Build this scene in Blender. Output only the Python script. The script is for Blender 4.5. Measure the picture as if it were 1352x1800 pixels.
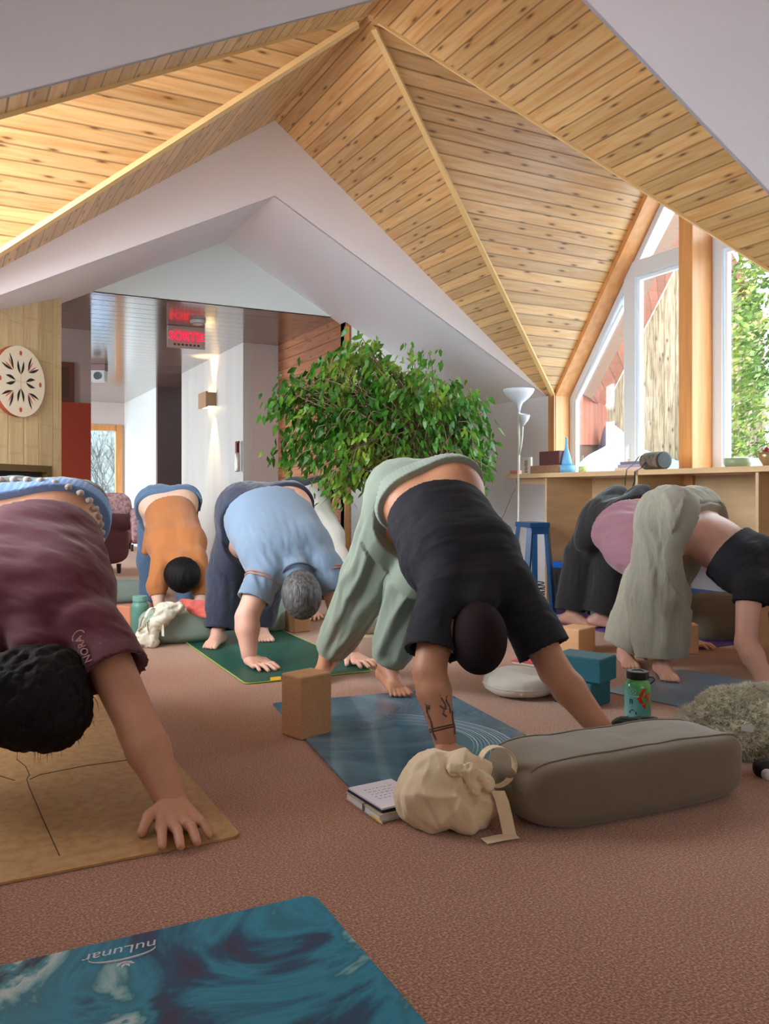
import bpy, bmesh, math, random
import numpy as np
from mathutils import Vector, Matrix, noise as mnoise
R = math.radians
S = bpy.context.scene
COL = S.collection
for o in list(bpy.data.objects):
    bpy.data.objects.remove(o, do_unlink=True)

# ------------------------------------------------------------------ camera, world, lights
CH = .92
FPX, HOR, TH = 1475.0, 868.0, R(27.77)
CT, ST = math.cos(TH), math.sin(TH)
cam = bpy.data.cameras.new('camera'); camo = bpy.data.objects.new('camera', cam); COL.objects.link(camo)
camo.location = (0, 0, CH); camo.rotation_euler = (R(90), 0, -TH)
cam.sensor_fit = 'VERTICAL'; cam.sensor_height = 36; cam.sensor_width = 36
cam.lens = 36 * FPX / 1800
cam.shift_y = (HOR - 900) / 1800
cam.clip_start = .05; cam.clip_end = 200
S.camera = camo
S.view_settings.view_transform = 'Standard'; S.view_settings.look = 'None'
S.view_settings.gamma = 1; S.view_settings.use_curve_mapping = False
S.view_settings.exposure = 0.55
W = bpy.data.worlds.new('world'); S.world = W; W.use_nodes = True
WN = W.node_tree.nodes; WB = WN['Background']
WB.inputs[0].default_value = (.80, .90, 1.0, 1); WB.inputs[1].default_value = 9.0

def area(name, loc, target, sx, sy, power, col=(1, 1, 1), portal=False):
    l = bpy.data.lights.new(name, 'AREA'); l.shape = 'RECTANGLE'; l.size = sx; l.size_y = sy
    l.energy = power; l.color = col
    o = bpy.data.objects.new(name, l); COL.objects.link(o); o.location = loc
    d = Vector(target) - Vector(loc)
    o.rotation_euler = d.to_track_quat('-Z', 'Y').to_euler()
    if portal:
        l.cycles.is_portal = True
    return o
sun = bpy.data.lights.new('sun', 'SUN'); sun.energy = 2.2; sun.angle = R(6); sun.color = (1, .93, .8)
suno = bpy.data.objects.new('sun', sun); COL.objects.link(suno); suno.location = (0, -6, 9)
suno.rotation_euler = Vector((.35, .8, -.75)).to_track_quat('-Z', 'Y').to_euler()
# added light at the left dormer's assumed window (beside the camera, outside the frame)
area('assumed_left_daylight', (-.75, 4.4, 1.75), (3, 4.4, 1.0), 2.4, 1.5, 40, (.93, .97, 1.0))
# added light for assumed, unmodelled windows in the far hall, left of the corridor
area('assumed_hall_daylight', (-2.6, 12.2, 1.5), (3, 12.4, 1.3), 3.6, 1.9, 250, (.86, .94, 1.0))
# portal in the gable window on the right
area('gable_window_portal', (5.2, 4.4, 2.2), (2, 4.4, 2.2), 3.0, 2.9, 1, portal=True)
area('rear_fill_light', (2.2, -2.9, 1.6), (2.2, 0.2, 2.7), 2.5, 1.2, 26, (1, .96, .9))  # added fill that brightens the near white vault; the rear wall has no window

# ------------------------------------------------------------------ pixel-ray helpers (give real positions in metres)
def at(u, v, d):
    r = (u - 676) / FPX * d; z = CH - (v - HOR) / FPX * d
    return Vector((r * CT + d * ST, -r * ST + d * CT, z))
def fl(u, v, z0=0.0):
    return at(u, v, FPX * (CH - z0) / (v - HOR))
def hitX(u, v, X):
    a = at(u, v, 1.0); return at(u, v, X / a[0])
def hitY(u, v, Y):
    a = at(u, v, 1.0); return at(u, v, Y / a[1])
def hitZ(u, v, Z):
    return at(u, v, FPX * (CH - Z) / (v - HOR))
def cdir(r, d, z=0):
    return Vector((r * CT + d * ST, -r * ST + d * CT, z))

# ------------------------------------------------------------------ materials
MATS = {}
def newmat(name):
    m = bpy.data.materials.new(name); m.use_nodes = True
    nt = m.node_tree; b = nt.nodes['Principled BSDF']
    MATS[name] = m
    return m, nt, b
def N(nt, t, **kw):
    n = nt.nodes.new(t)
    for k, v in kw.items():
        setattr(n, k, v)
    return n
def ramp(nt, stops, interp='LINEAR'):
    r = nt.nodes.new('ShaderNodeValToRGB'); cr = r.color_ramp; cr.interpolation = interp
    while len(cr.elements) > 1:
        cr.elements.remove(cr.elements[-1])
    cr.elements[0].position = stops[0][0]; cr.elements[0].color = (*stops[0][1], 1)
    for p, c in stops[1:]:
        e = cr.elements.new(p); e.color = (*c, 1)
    return r
def srgb(r, g, b):
    f = lambda c: (c / 255 / 12.92) if c / 255 <= .04045 else ((c / 255 + .055) / 1.055) ** 2.4
    return (f(r), f(g), f(b))
def mat(name, col, rough=.6, var=.0, vscale=8, bump=0., bscale=60, metal=0., stretch=(1, 1, 1), detail=4, spec=.5, sheen=0., coat=0., bdist=.01, col2=None):
    if name in MATS:
        return MATS[name]
    m, nt, b = newmat(name); L = nt.links
    b.inputs['Base Color'].default_value = (*col, 1); b.inputs['Roughness'].default_value = rough
    b.inputs['Metallic'].default_value = metal
    b.inputs['Specular IOR Level'].default_value = spec
    if sheen: b.inputs['Sheen Weight'].default_value = sheen
    if coat: b.inputs['Coat Weight'].default_value = coat
    tc = N(nt, 'ShaderNodeTexCoord'); mp = N(nt, 'ShaderNodeMapping'); mp.inputs['Scale'].default_value = stretch
    L.new(tc.outputs['Object'], mp.inputs[0])
    if var or col2:
        n = N(nt, 'ShaderNodeTexNoise'); n.inputs['Scale'].default_value = vscale; n.inputs['Detail'].default_value = detail
        L.new(mp.outputs[0], n.inputs['Vector'])
        if col2:
            r = ramp(nt, [(.35, col), (.65, col2)])
        else:
            r = ramp(nt, [(.3, tuple(max(0, c * (1 - var)) for c in col)), (.7, tuple(min(1, c * (1 + var)) for c in col))])
        L.new(n.outputs['Fac'], r.inputs[0]); L.new(r.outputs[0], b.inputs['Base Color'])
    if bump:
        n2 = N(nt, 'ShaderNodeTexNoise'); n2.inputs['Scale'].default_value = bscale; n2.inputs['Detail'].default_value = 5
        L.new(mp.outputs[0], n2.inputs['Vector'])
        bp = N(nt, 'ShaderNodeBump'); bp.inputs['Strength'].default_value = bump; bp.inputs['Distance'].default_value = bdist
        L.new(n2.outputs['Fac'], bp.inputs['Height']); L.new(bp.outputs[0], b.inputs['Normal'])
    return m
def emat(name, col, strength):
    m, nt, b = newmat(name)
    b.inputs['Base Color'].default_value = (*col, 1)
    b.inputs['Emission Color'].default_value = (*col, 1); b.inputs['Emission Strength'].default_value = strength
    return m

def plank_mat(name, light, mid, knot, width=.085, rough=.35, groove=.55, knots=True, coat=0., gcol=(.10, .045, .015), grain=.5, endlen=0.):
    """UV.x runs along the boards, UV.y across them, in metres"""
    m, nt, b = newmat(name); L = nt.links
    uv = N(nt, 'ShaderNodeUVMap'); sep = N(nt, 'ShaderNodeSeparateXYZ'); L.new(uv.outputs[0], sep.inputs[0])
    def M(op, a, bb=None, clamp=False):
        n = N(nt, 'ShaderNodeMath', operation=op); n.use_clamp = clamp
        for i, x in enumerate((a, bb)):
            if x is None: continue
            if isinstance(x, (int, float)): n.inputs[i].default_value = x
            else: L.new(x, n.inputs[i])
        return n.outputs[0]
    v = M('DIVIDE', sep.outputs[1], width); idx = M('FLOOR', v); fr = M('SUBTRACT', v, idx)
    wn = N(nt, 'ShaderNodeTexWhiteNoise', noise_dimensions='1D'); L.new(idx, wn.inputs['W'])
    # grain
    cx = N(nt, 'ShaderNodeCombineXYZ')
    L.new(M('ADD', M('MULTIPLY', sep.outputs[0], 1.6), M('MULTIPLY', wn.outputs['Value'], 37.)), cx.inputs[0])
    L.new(M('MULTIPLY', sep.outputs[1], 22.), cx.inputs[1]); L.new(M('MULTIPLY', idx, 3.7), cx.inputs[2])
    g = N(nt, 'ShaderNodeTexNoise'); g.inputs['Scale'].default_value = 1.6; g.inputs['Detail'].default_value = 6; g.inputs['Distortion'].default_value = .8
    L.new(cx.outputs[0], g.inputs['Vector'])
    r = ramp(nt, [(.28, mid), (.62, light)]); L.new(g.outputs['Fac'], r.inputs[0])
    mx = N(nt, 'ShaderNodeMix', data_type='RGBA'); mx.inputs['Factor'].default_value = 1
    mx.blend_type = 'MULTIPLY'
    L.new(r.outputs[0], mx.inputs['A'])
    tone = N(nt, 'ShaderNodeMapRange'); L.new(wn.outputs['Value'], tone.inputs['Value']); tone.inputs['To Min'].default_value = .78; tone.inputs['To Max'].default_value = 1.08
    cc = N(nt, 'ShaderNodeCombineColor')
    for i in range(3): L.new(tone.outputs[0], cc.inputs[i])
    L.new(cc.outputs[0], mx.inputs['B'])
    last = mx.outputs['Result']
    if knots:
        kx = N(nt, 'ShaderNodeCombineXYZ')
        L.new(M('ADD', M('MULTIPLY', sep.outputs[0], 3.2), M('MULTIPLY', wn.outputs['Value'], 91.)), kx.inputs[0])
        L.new(M('ADD', M('MULTIPLY', fr, 1.15), M('MULTIPLY', idx, 5.)), kx.inputs[1])
        vo = N(nt, 'ShaderNodeTexVoronoi', voronoi_dimensions='2D'); vo.inputs['Scale'].default_value = 1.0
        L.new(kx.outputs[0], vo.inputs['Vector'])
        kr = ramp(nt, [(.0, (.95, .95, .95)), (.06, (.7, .7, .7)), (.11, (.25, .25, .25)), (.19, (0, 0, 0))]); L.new(vo.outputs['Distance'], kr.inputs[0])
        wr = N(nt, 'ShaderNodeSeparateColor'); L.new(vo.outputs['Color'], wr.inputs[0])
        sel = M('LESS_THAN', wr.outputs[0], .62)
        mk = N(nt, 'ShaderNodeMix', data_type='RGBA'); L.new(M('MULTIPLY', kr.outputs[0], sel), mk.inputs['Factor'])
        L.new(last, mk.inputs['A']); mk.inputs['B'].default_value = (*knot, 1); last = mk.outputs['Result']
    edge = M('MINIMUM', fr, M('SUBTRACT', 1., fr))
    if endlen:
        uu = M('ADD', M('DIVIDE', sep.outputs[0], endlen), M('MULTIPLY', wn.outputs['Value'], 7.3)); fu = M('FRACT', uu)
        e2 = M('MULTIPLY', M('MINIMUM', fu, M('SUBTRACT', 1., fu)), endlen / width); edge = M('MINIMUM', edge, e2)
    gm = N(nt, 'ShaderNodeMapRange'); L.new(edge, gm.inputs['Value']); gm.inputs['From Min'].default_value = .03; gm.inputs['From Max'].default_value = .075
    gm.inputs['To Min'].default_value = groove; gm.inputs['To Max'].default_value = 0.
    mg = N(nt, 'ShaderNodeMix', data_type='RGBA'); L.new(gm.outputs[0], mg.inputs['Factor']); L.new(last, mg.inputs['A']); mg.inputs['B'].default_value = (*gcol, 1)
    L.new(mg.outputs['Result'], b.inputs['Base Color'])
    b.inputs['Roughness'].default_value = rough
    if coat: b.inputs['Coat Weight'].default_value = coat; b.inputs['Coat Roughness'].default_value = .12
    gh = N(nt, 'ShaderNodeMapRange'); L.new(edge, gh.inputs['Value']); gh.inputs['From Max'].default_value = .08
    bp = N(nt, 'ShaderNodeBump'); bp.inputs['Strength'].default_value = .5; bp.inputs['Distance'].default_value = .004
    L.new(gh.outputs[0], bp.inputs['Height']); L.new(bp.outputs[0], b.inputs['Normal'])
    return m

PINE = plank_mat('honey_pine_boards', srgb(238, 196, 134), srgb(218, 162, 96), srgb(104, 56, 22), .088, rough=.32)
CEDAR = plank_mat('cedar_wall_boards', srgb(206, 140, 96), srgb(178, 108, 66), srgb(110, 55, 25), .11, rough=.45)
GLOSSP = plank_mat('varnished_ceiling_boards', srgb(150, 128, 118), srgb(132, 108, 98), srgb(90, 60, 40), .2, rough=.16, knots=False, coat=.6, gcol=(.08, .06, .05), groove=.5)
SIDING = plank_mat('weathered_board_siding', srgb(186, 164, 136), srgb(112, 84, 58), srgb(80, 56, 36), .16, rough=.8, groove=.4)
REDCLAP = plank_mat('red_stained_boards', srgb(176, 104, 84), srgb(158, 90, 70), srgb(110, 50, 36), .22, rough=.8, knots=False)
TILEW = plank_mat('travertine_tiles', srgb(226, 198, 150), srgb(204, 172, 120), srgb(190, 150, 90), .16, rough=.6, groove=.22, knots=False, gcol=srgb(190, 158, 108), endlen=.24)
LIGHTWOOD = mat('birch_plywood', srgb(222, 186, 140), .45, var=.10, vscale=3, stretch=(1, 1, 5), detail=6)
FRAMEWOOD = mat('fir_trim', srgb(214, 150, 88), .4, var=.14, vscale=4, stretch=(6, 6, .6), detail=5)
BRIGHTTRIM = mat('pine_trim_strip', srgb(240, 200, 134), .4, var=.05)
WHITE = mat('white_plaster', srgb(246, 243, 246), .75, bump=.05, bscale=40)
GREYW = mat('grey_lime_wash', srgb(200, 202, 198), .42, var=.1, vscale=3, stretch=(1, 1, .15))
MAUVEW = mat('taupe_paint', srgb(206, 194, 188), .7)
DARKW = mat('dark_taupe_paint', srgb(98, 84, 82), .6)
REDW = mat('brick_red_paint', srgb(186, 74, 52), .6)
PALEW = mat('pale_mint_paint', srgb(232, 242, 238), .6)
PVC = mat('white_window_profile', srgb(214, 218, 222), .35)
def glassmat(name, tint=(1, 1, 1), refl=.06):
    m, nt, b = newmat(name); nt.nodes.remove(b); L = nt.links
    o = [n for n in nt.nodes if n.type == 'OUTPUT_MATERIAL'][0]
    t = N(nt, 'ShaderNodeBsdfTransparent'); t.inputs[0].default_value = (*tint, 1)
    g = N(nt, 'ShaderNodeBsdfGlossy'); g.inputs['Roughness'].default_value = .02
    mx = N(nt, 'ShaderNodeMixShader'); mx.inputs[0].default_value = refl
    L.new(t.outputs[0], mx.inputs[1]); L.new(g.outputs[0], mx.inputs[2]); L.new(mx.outputs[0], o.inputs[0])
    return m
PANE = glassmat('window_glass', (.86, .90, .90), .05)

# ------------------------------------------------------------------ mesh helpers
class MB:
    def __init__(s): s.v = []; s.f = []; s.uv = []; s.smooth = False
    def add(s, vs, fs, uvs=None):
        k = len(s.v); s.v += [tuple(p) for p in vs]
        for i, q in enumerate(fs):
            s.f.append(tuple(a + k for a in q)); s.uv.append(uvs[i] if uvs else None)
        return s
    def box(s, x0, x1, y0, y1, z0, z1, M=None):
        vs = [(x, y, z) for z in (z0, z1) for y in (y0, y1) for x in (x0, x1)]
        if M is not None: vs = [tuple(M @ Vector(p)) for p in vs]
        return s.add(vs, [(0, 2, 3, 1), (4, 5, 7, 6), (0, 1, 5, 4), (2, 6, 7, 3), (0, 4, 6, 2), (1, 3, 7, 5)])
    def bar(s, a, b, w, h, up=(0, 0, 1)):
        """box from a to b, w wide (sideways), h along up"""
        a = Vector(a); b = Vector(b); d = (b - a).normalized(); sd = d.cross(Vector(up))
        if sd.length < 1e-5: sd = d.cross(Vector((1, 0, 0)))
        sd.normalize(); u = sd.cross(d).normalized()
        vs = [p + sd * (i * w / 2) + u * (j * h / 2) for p in (a, b) for (i, j) in ((-1, -1), (1, -1), (1, 1), (-1, 1))]
        return s.add(vs, [(3, 2, 1, 0), (4, 5, 6, 7), (0, 1, 5, 4), (1, 2, 6, 5), (2, 3, 7, 6), (3, 0, 4, 7)])
    def tube(s, pts, r, n=8, caps=True):
        pts = [Vector(p) for p in pts]; m = len(pts)
        rr = r if hasattr(r, '__len__') else [r] * m
        t0 = (pts[1] - pts[0]).normalized(); nrm = t0.orthogonal().normalized(); vs = []
        for i in range(m):
            t = (pts[min(i + 1, m - 1)] - pts[max(i - 1, 0)]).normalized()
            nrm = (nrm - t * nrm.dot(t)); nrm = nrm.normalized() if nrm.length > 1e-6 else t.orthogonal().normalized()
            bn = t.cross(nrm)
            for k in range(n):
                a = 2 * math.pi * k / n; vs.append(pts[i] + (nrm * math.cos(a) + bn * math.sin(a)) * rr[i])
        fs = [(i * n + k, i * n + (k + 1) % n, (i + 1) * n + (k + 1) % n, (i + 1) * n + k) for i in range(m - 1) for k in range(n)]
        if caps: fs += [tuple(range(n))[::-1], tuple((m - 1) * n + k for k in range(n))]
        return s.add(vs, fs)
    def lathe(s, prof, n=24, c=(0, 0, 0), axis=None, close=False):
        c = Vector(c); Q = Matrix.Identity(3) if axis is None else Vector(axis).normalized().to_track_quat('Z', 'Y').to_matrix()
        vs = []
        for (r, z) in prof:
            for k in range(n):
                a = 2 * math.pi * k / n; vs.append(c + Q @ Vector((r * math.cos(a), r * math.sin(a), z)))
        m = len(prof)
        fs = [(i * n + k, i * n + (k + 1) % n, (i + 1) * n + (k + 1) % n, (i + 1) * n + k) for i in range(m - 1) for k in range(n)]
        if prof[0][0] > 1e-4: fs.append(tuple(range(n))[::-1])
        if prof[-1][0] > 1e-4: fs.append(tuple((m - 1) * n + k for k in range(n)))
        return s.add(vs, fs)
    def poly(s, vs, uvs=None):
        return s.add(vs, [tuple(range(len(vs)))], [uvs] if uvs else None)
    def slab(s, vs, th):
        """planar polygon with thickness vector th; uv in metres from first point"""
        vs = [Vector(p) for p in vs]; n = len(vs); th = Vector(th)
        return s.add(vs + [p + th for p in vs], [tuple(range(n)), tuple(n + k for k in range(n))[::-1]] +
                     [(k, n + k, n + (k + 1) % n, (k + 1) % n) for k in range(n)])
    def planks(s, vs, udir, th=None):
        """planar polygon with uv: x along udir, y across"""
        vs = [Vector(p) for p in vs]; u = Vector(udir).normalized()
        nn = (vs[1] - vs[0]).cross(vs[2] - vs[0]).normalized(); w = nn.cross(u).normalized()
        uvs = [(p.dot(u), p.dot(w)) for p in vs]
        s.add(vs, [tuple(range(len(vs)))], [uvs])
        if th is not None:
            th = Vector(th); n = len(vs)
            s.add([p + th for p in vs], [tuple(range(n))[::-1]], [uvs[::-1]])
            for k in range(n):
                a, b2 = vs[k], vs[(k + 1) % n]
                s.add([a, a + th, b2 + th, b2], [(0, 1, 2, 3)], [[uvs[k], uvs[k], uvs[(k + 1) % n], uvs[(k + 1) % n]]])
        return s
def linkmesh(name, mb, m, parent=None, smooth=False, bevel=0, off=None, autosm=None, uvall=False, seg=2):
    me = bpy.data.meshes.new(name)
    vs = mb.v if off is None else [(p[0] - off[0], p[1] - off[1], p[2] - off[2]) for p in mb.v]
    me.from_pydata(vs, [], mb.f)
    if any(u is not None for u in mb.uv) or uvall:
        lay = me.uv_layers.new(name='UVMap'); i = 0
        for q, u in zip(mb.f, mb.uv):
            for k in range(len(q)):
                if u is not None: lay.data[i].uv = u[k]
                i += 1
    me.validate(); me.update()
    bm = bmesh.new(); bm.from_mesh(me); bmesh.ops.recalc_face_normals(bm, faces=bm.faces); bm.to_mesh(me); bm.free()
    o = bpy.data.objects.new(name, me); COL.objects.link(o)
    if isinstance(m, (list, tuple)):
        for x in m: me.materials.append(x)
    else: me.materials.append(m)
    if smooth:
        me.polygons.foreach_set('use_smooth', [True] * len(me.polygons))
    if bevel:
        md = o.modifiers.new('bevel', 'BEVEL'); md.width = bevel; md.segments = seg; md.limit_method = 'ANGLE'; md.angle_limit = R(40)
    if parent: o.parent = parent
    return o
def structure(name, mb, m, **k):
    o = linkmesh(name, mb, m, **k); o['kind'] = 'structure'; return o
def tag(o, label, cat, group=None):
    o['label'] = label; o['category'] = cat
    if group: o['group'] = group
    return o
class Thing:
    def __init__(s, name, label, cat, loc=(0, 0, 0), rz=0, group=None):
        s.o = bpy.data.objects.new(name, None); COL.objects.link(s.o); s.o.empty_display_size = .1
        s.o.location = loc; s.o.rotation_euler = (0, 0, rz); s.loc = Vector(loc); tag(s.o, label, cat, group)
        s.inv = (Matrix.Translation(s.loc) @ Matrix.Rotation(rz, 4, 'Z')).inverted()
    def part(s, name, mb, m, world=False, label=None, parent=None, kind=None, **k):
        if world: mb.v = [tuple(s.inv @ Vector(p)) for p in mb.v]
        o = linkmesh(name, mb, m, parent or s.o, **k)
        if label: o['label'] = label
        if kind: o['kind'] = kind
        return o
def superbox(lx, ly, lz, e=4., nu=40, nv=24, c=(0, 0, 0), fn=None):
    """rounded cushion-like solid of half sizes lx,ly,lz; exponent e"""
    mb = MB(); vs = []
    for j in range(nv + 1):
        t = math.pi * j / nv
        for i in range(nu):
            a = 2 * math.pi * i / nu
            d = Vector((math.sin(t) * math.cos(a), math.sin(t) * math.sin(a), math.cos(t)))
            q = (abs(d.x / 1) ** e + abs(d.y) ** e + abs(d.z) ** e) ** (-1 / e)
            p = Vector((d.x * q * lx, d.y * q * ly, d.z * q * lz))
            if fn: p = fn(p)
            vs.append(p + Vector(c))
    fs = [(j * nu + i, (j + 1) * nu + i, (j + 1) * nu + (i + 1) % nu, j * nu + (i + 1) % nu) for j in range(nv) for i in range(nu)]
    return mb.add(vs, fs)

# ------------------------------------------------------------------ the room
K = 1.18
def k3(x, y, z): return Vector((x * K, y * K, CH + (z - CH) * K))
xw, xr, ya, yd, yp, yn, yt = [a * K for a in (4.054, 1.8734, 5.0565, 4.976, 3.7304, 2.3732, 6.17)]
xl = -.4127 * K
zR, zr, ze, zc = [CH + (a - CH) * K for a in (3.3, 2.82, 1.6600, 2.3454)]
xs1, xs2 = 2.7753 * K, .9381 * K
yd2 = 2 * yp - yd
yb = 6.1 * K; YB = -3.0; ZT = 4.3
zin = lambda X: zr - (zr - ze) * ((X - xr) / (xw - xr) if X > xr else (xr - X) / (xr - xl))
V = Vector
PX, PY = (1, 0, 0), (0, 1, 0)
# floor
def carpet():
    m, nt, b = newmat('terracotta_carpet'); L = nt.links
    tc = N(nt, 'ShaderNodeTexCoord')
    n = N(nt, 'ShaderNodeTexNoise'); n.inputs['Scale'].default_value = 170; n.inputs['Detail'].default_value = 3; L.new(tc.outputs['Object'], n.inputs['Vector'])
    r = ramp(nt, [(.3, srgb(104, 56, 38)), (.5, srgb(158, 100, 76)), (.72, srgb(212, 164, 134))]); L.new(n.outputs['Fac'], r.inputs[0])
    n3 = N(nt, 'ShaderNodeTexNoise'); n3.inputs['Scale'].default_value = 2.2; n3.inputs['Detail'].default_value = 5; L.new(tc.outputs['Object'], n3.inputs['Vector'])
    mr = N(nt, 'ShaderNodeMapRange'); L.new(n3.outputs['Fac'], mr.inputs['Value']); mr.inputs['To Min'].default_value = .82; mr.inputs['To Max'].default_value = 1.12
    mx = N(nt, 'ShaderNodeMix', data_type='RGBA'); mx.blend_type = 'MULTIPLY'; mx.inputs['Factor'].default_value = 1
    cc = N(nt, 'ShaderNodeCombineColor')
    for i in range(3): L.new(mr.outputs[0], cc.inputs[i])
    L.new(r.outputs[0], mx.inputs['A']); L.new(cc.outputs[0], mx.inputs['B']); L.new(mx.outputs['Result'], b.inputs['Base Color'])
    b.inputs['Roughness'].default_value = .95; b.inputs['Sheen Weight'].default_value = .6; b.inputs['Sheen Roughness'].default_value = .45; b.inputs['Sheen Tint'].default_value = (1, .80, .64, 1)
    n2 = N(nt, 'ShaderNodeTexNoise'); n2.inputs['Scale'].default_value = 260; n2.inputs['Detail'].default_value = 2; L.new(tc.outputs['Object'], n2.inputs['Vector'])
    bp = N(nt, 'ShaderNodeBump'); bp.inputs['Strength'].default_value = .7; bp.inputs['Distance'].default_value = .004
    L.new(n2.outputs['Fac'], bp.inputs['Height']); L.new(bp.outputs[0], b.inputs['Normal'])
    return m
CARPET = carpet()
structure('floor', MB().box(-4.2, xw + .3, YB - .1, 16.3, -.1, 0), CARPET)
# flat unseen slab added above everything to keep sky light from leaking in
structure('ceiling_light_cover', MB().box(-4.3, xw + .4, YB - .2, 16.4, ZT, ZT + .1), WHITE)
# main vault boards: right slope before and after the dormer
P0 = V((xr, yp, zR))
m = MB()
m.planks([(xr, ya, zR), P0, (xw, yd, ze), (xw, ya, ze)], PY)
m.planks([P0, (xr, yn, zR), (xw, yn, ze), (xw, yd2, ze)], PY)
structure('ceiling_right_slope', m, PINE)
m = MB()
m.planks([(xr, ya, zR), P0, (xl, yd, ze), (xl, ya, ze)], PY)
m.planks([P0, (xr, yn, zR), (xl, yn, ze), (xl, yd2, ze)], PY)
structure('ceiling_left_slope', m, PINE)
m = MB()
m.planks([P0, (xw, yd, ze), (xw, yp, zR)], PX); m.planks([P0, (xw, yp, zR), (xw, yd2, ze)], PX)
structure('ceiling_window_dormer', m, PINE)
m = MB()
m.planks([P0, (xl, yd, ze), (xl, yp, zR)], PX); m.planks([P0, (xl, yp, zR), (xl, yd2, ze)], PX)
structure('ceiling_left_dormer', m, PINE)
# trim strips covering the valleys
def strip(name, a, b, w=.035, h=.02, dz=-.012, mm=None):
    a = V(a); b = V(b); a.z += dz; b.z += dz
    structure(name, MB().bar(a, b, w, h), mm or BRIGHTTRIM)
P1 = P0.lerp(V((xw, yd, ze)), .02)
strip('trim_1', P1, (xw, yd, ze)); strip('trim_2', P0.lerp(V((xl, yd, ze)), .02), (xl, yd, ze), .045, .03)
strip('trim_3', P0.lerp(V((xw, yd2, ze)), .02), (xw, yd2, ze), .02, .015, -.006); strip('trim_4', P0.lerp(V((xl, yd2, ze)), .02), (xl, yd2, ze), .02, .015, -.006)
# white arches (chevrons) and their sloping soffits
ex = .0
for nm, y, th in (('wall_far_arch', ya, .02), ('wall_near_arch', yn, -.02)):
    m = MB()
    m.slab([(xl, y, zin(xl)), (xr, y, zr), (xr, y, zR + .1), (xl, y, ze + .1)], (0, th, 0))
    m.slab([(xw, y, zin(xw)), (xr, y, zr), (xr, y, zR + .1), (xw, y, ze + .1)], (0, th, 0))
    structure(nm, m, WHITE)
m = MB()
m.poly([(xr, ya, zr), (xw, ya, zin(xw)), (xw, yt + .03, zin(xw)), (xr, yt + .03, zr)])
m.poly([(xr, ya, zr), (xl - 1.2, ya, zin(xl - 1.2)), (xl - 1.2, yt + .03, zin(xl - 1.2)), (xr, yt + .03, zr)])
m.poly([(xs2, yt + .03, zc), (xl - 1.2, yt + .03, zin(xl - 1.2)), (xl - 1.2, yt + .03, zc + .1), (xs2, yt + .03, zc + .1)])
m.poly([(xs1, yt + .03, zc), (xw, yt + .03, zin(xw)), (xw, yt + .03, zc + .1), (xs1, yt + .03, zc + .1)])
structure('ceiling_hall_vault', m, WHITE)
m = MB()
m.poly([(xr, yn, zr), (xw, yn, zin(xw)), (xw, YB, zin(xw)), (xr, YB, zr)])
m.poly([(xr, yn, zr), (xl, yn, zin(xl)), (xl, YB, zin(xl)), (xr, YB, zr)])
structure('ceiling_near_vault', m, WHITE)
structure('wall_gable', MB().slab([(xs2 - .02, yt, zc), (xs1 + .02, yt, zc), (xr, yt, zr + .01)], (0, .05, 0)), PALEW)
# low varnished ceiling of the corridor
m = MB(); m.planks([(-4.2, yt + .02, zc), (3.6, yt + .02, zc), (3.6, 16.2, zc), (-4.2, 16.2, zc)], PX)
structure('ceiling_corridor', m, GLOSSP)

# walls with the gable window openings
def dormer_wall(name, X, side, m_):
    T = .1 * side; m = MB(); sill = .98
    q = lambda *pts: m.slab([(X, y, z) for y, z in pts], (T, 0, 0))
    q((YB, 0), (16.2, 0), (16.2, sill), (YB, sill))
    q((YB, sill), (yd2, sill), (yd2, ze), (yp, zR), (yp, ZT), (YB, ZT))
    q((16.2, sill), (yd, sill), (yd, ze), (yp, zR), (yp, ZT), (16.2, ZT))
    structure(name, m, m_)
dormer_wall('wall_right', xw, 1, WHITE)
m = MB()
T = -.1
q = lambda *pts: m.slab([(xl, y, z) for y, z in pts], (T, 0, 0))
ye = ya - .2
q((YB, 0), (ye, 0), (ye, .98), (YB, .98)); q((YB, .98), (yd2, .98), (yd2, ze), (yp, zR), (yp, ZT), (YB, ZT)); q((ye, .98), (yd, .98), (yd, ze), (yp, zR), (yp, ZT), (ye, ZT))
structure('wall_left', m, WHITE)  # unseen wall; its dormer window opening is assumed
structure('wall_rear', MB().box(xl - .1, xw + .1, YB - .1, YB, 0, ZT), DARKW)
XP = 3.37; XS = 2.955
structure('wall_back', MB().box(XP, xw, yb, yb + .1, 0, ZT), mat('warm_white_paint', srgb(244, 247, 240), .7, var=.04, vscale=1.2))
YG = 8.99; YS2 = 11.7; YD = 13.3; YE = 16.05
m = MB(); m.planks([(XP, yb - .005, 0), (XP, yb - .005, ZT), (XP, YG, ZT), (XP, YG, 0)], PY, (.06, 0, 0))
structure('wall_cedar', m, CEDAR)
structure('trim_5', MB().box(XP - .012, XP + .03, yb - .03, yb + .0, 0, 2.5), FRAMEWOOD)
structure('wall_grey_return', MB().box(XS + .02, XP, YG, YG + .1, 0, zc), MAUVEW)
structure('wall_corridor_right', MB().box(XS, XS + .1, YG - .005, YS2, 0, zc), GREYW)
structure('wall_corridor_recess', MB().box(2.98, 4.4, YD, YD + .1, 0, zc).box(4.3, 4.4, YG, YD, 0, zc), DARKW)
structure('wall_hall_return', MB().box(2.99, 3.06, YD + .101, YE, 0, zc), PALEW)
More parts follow.
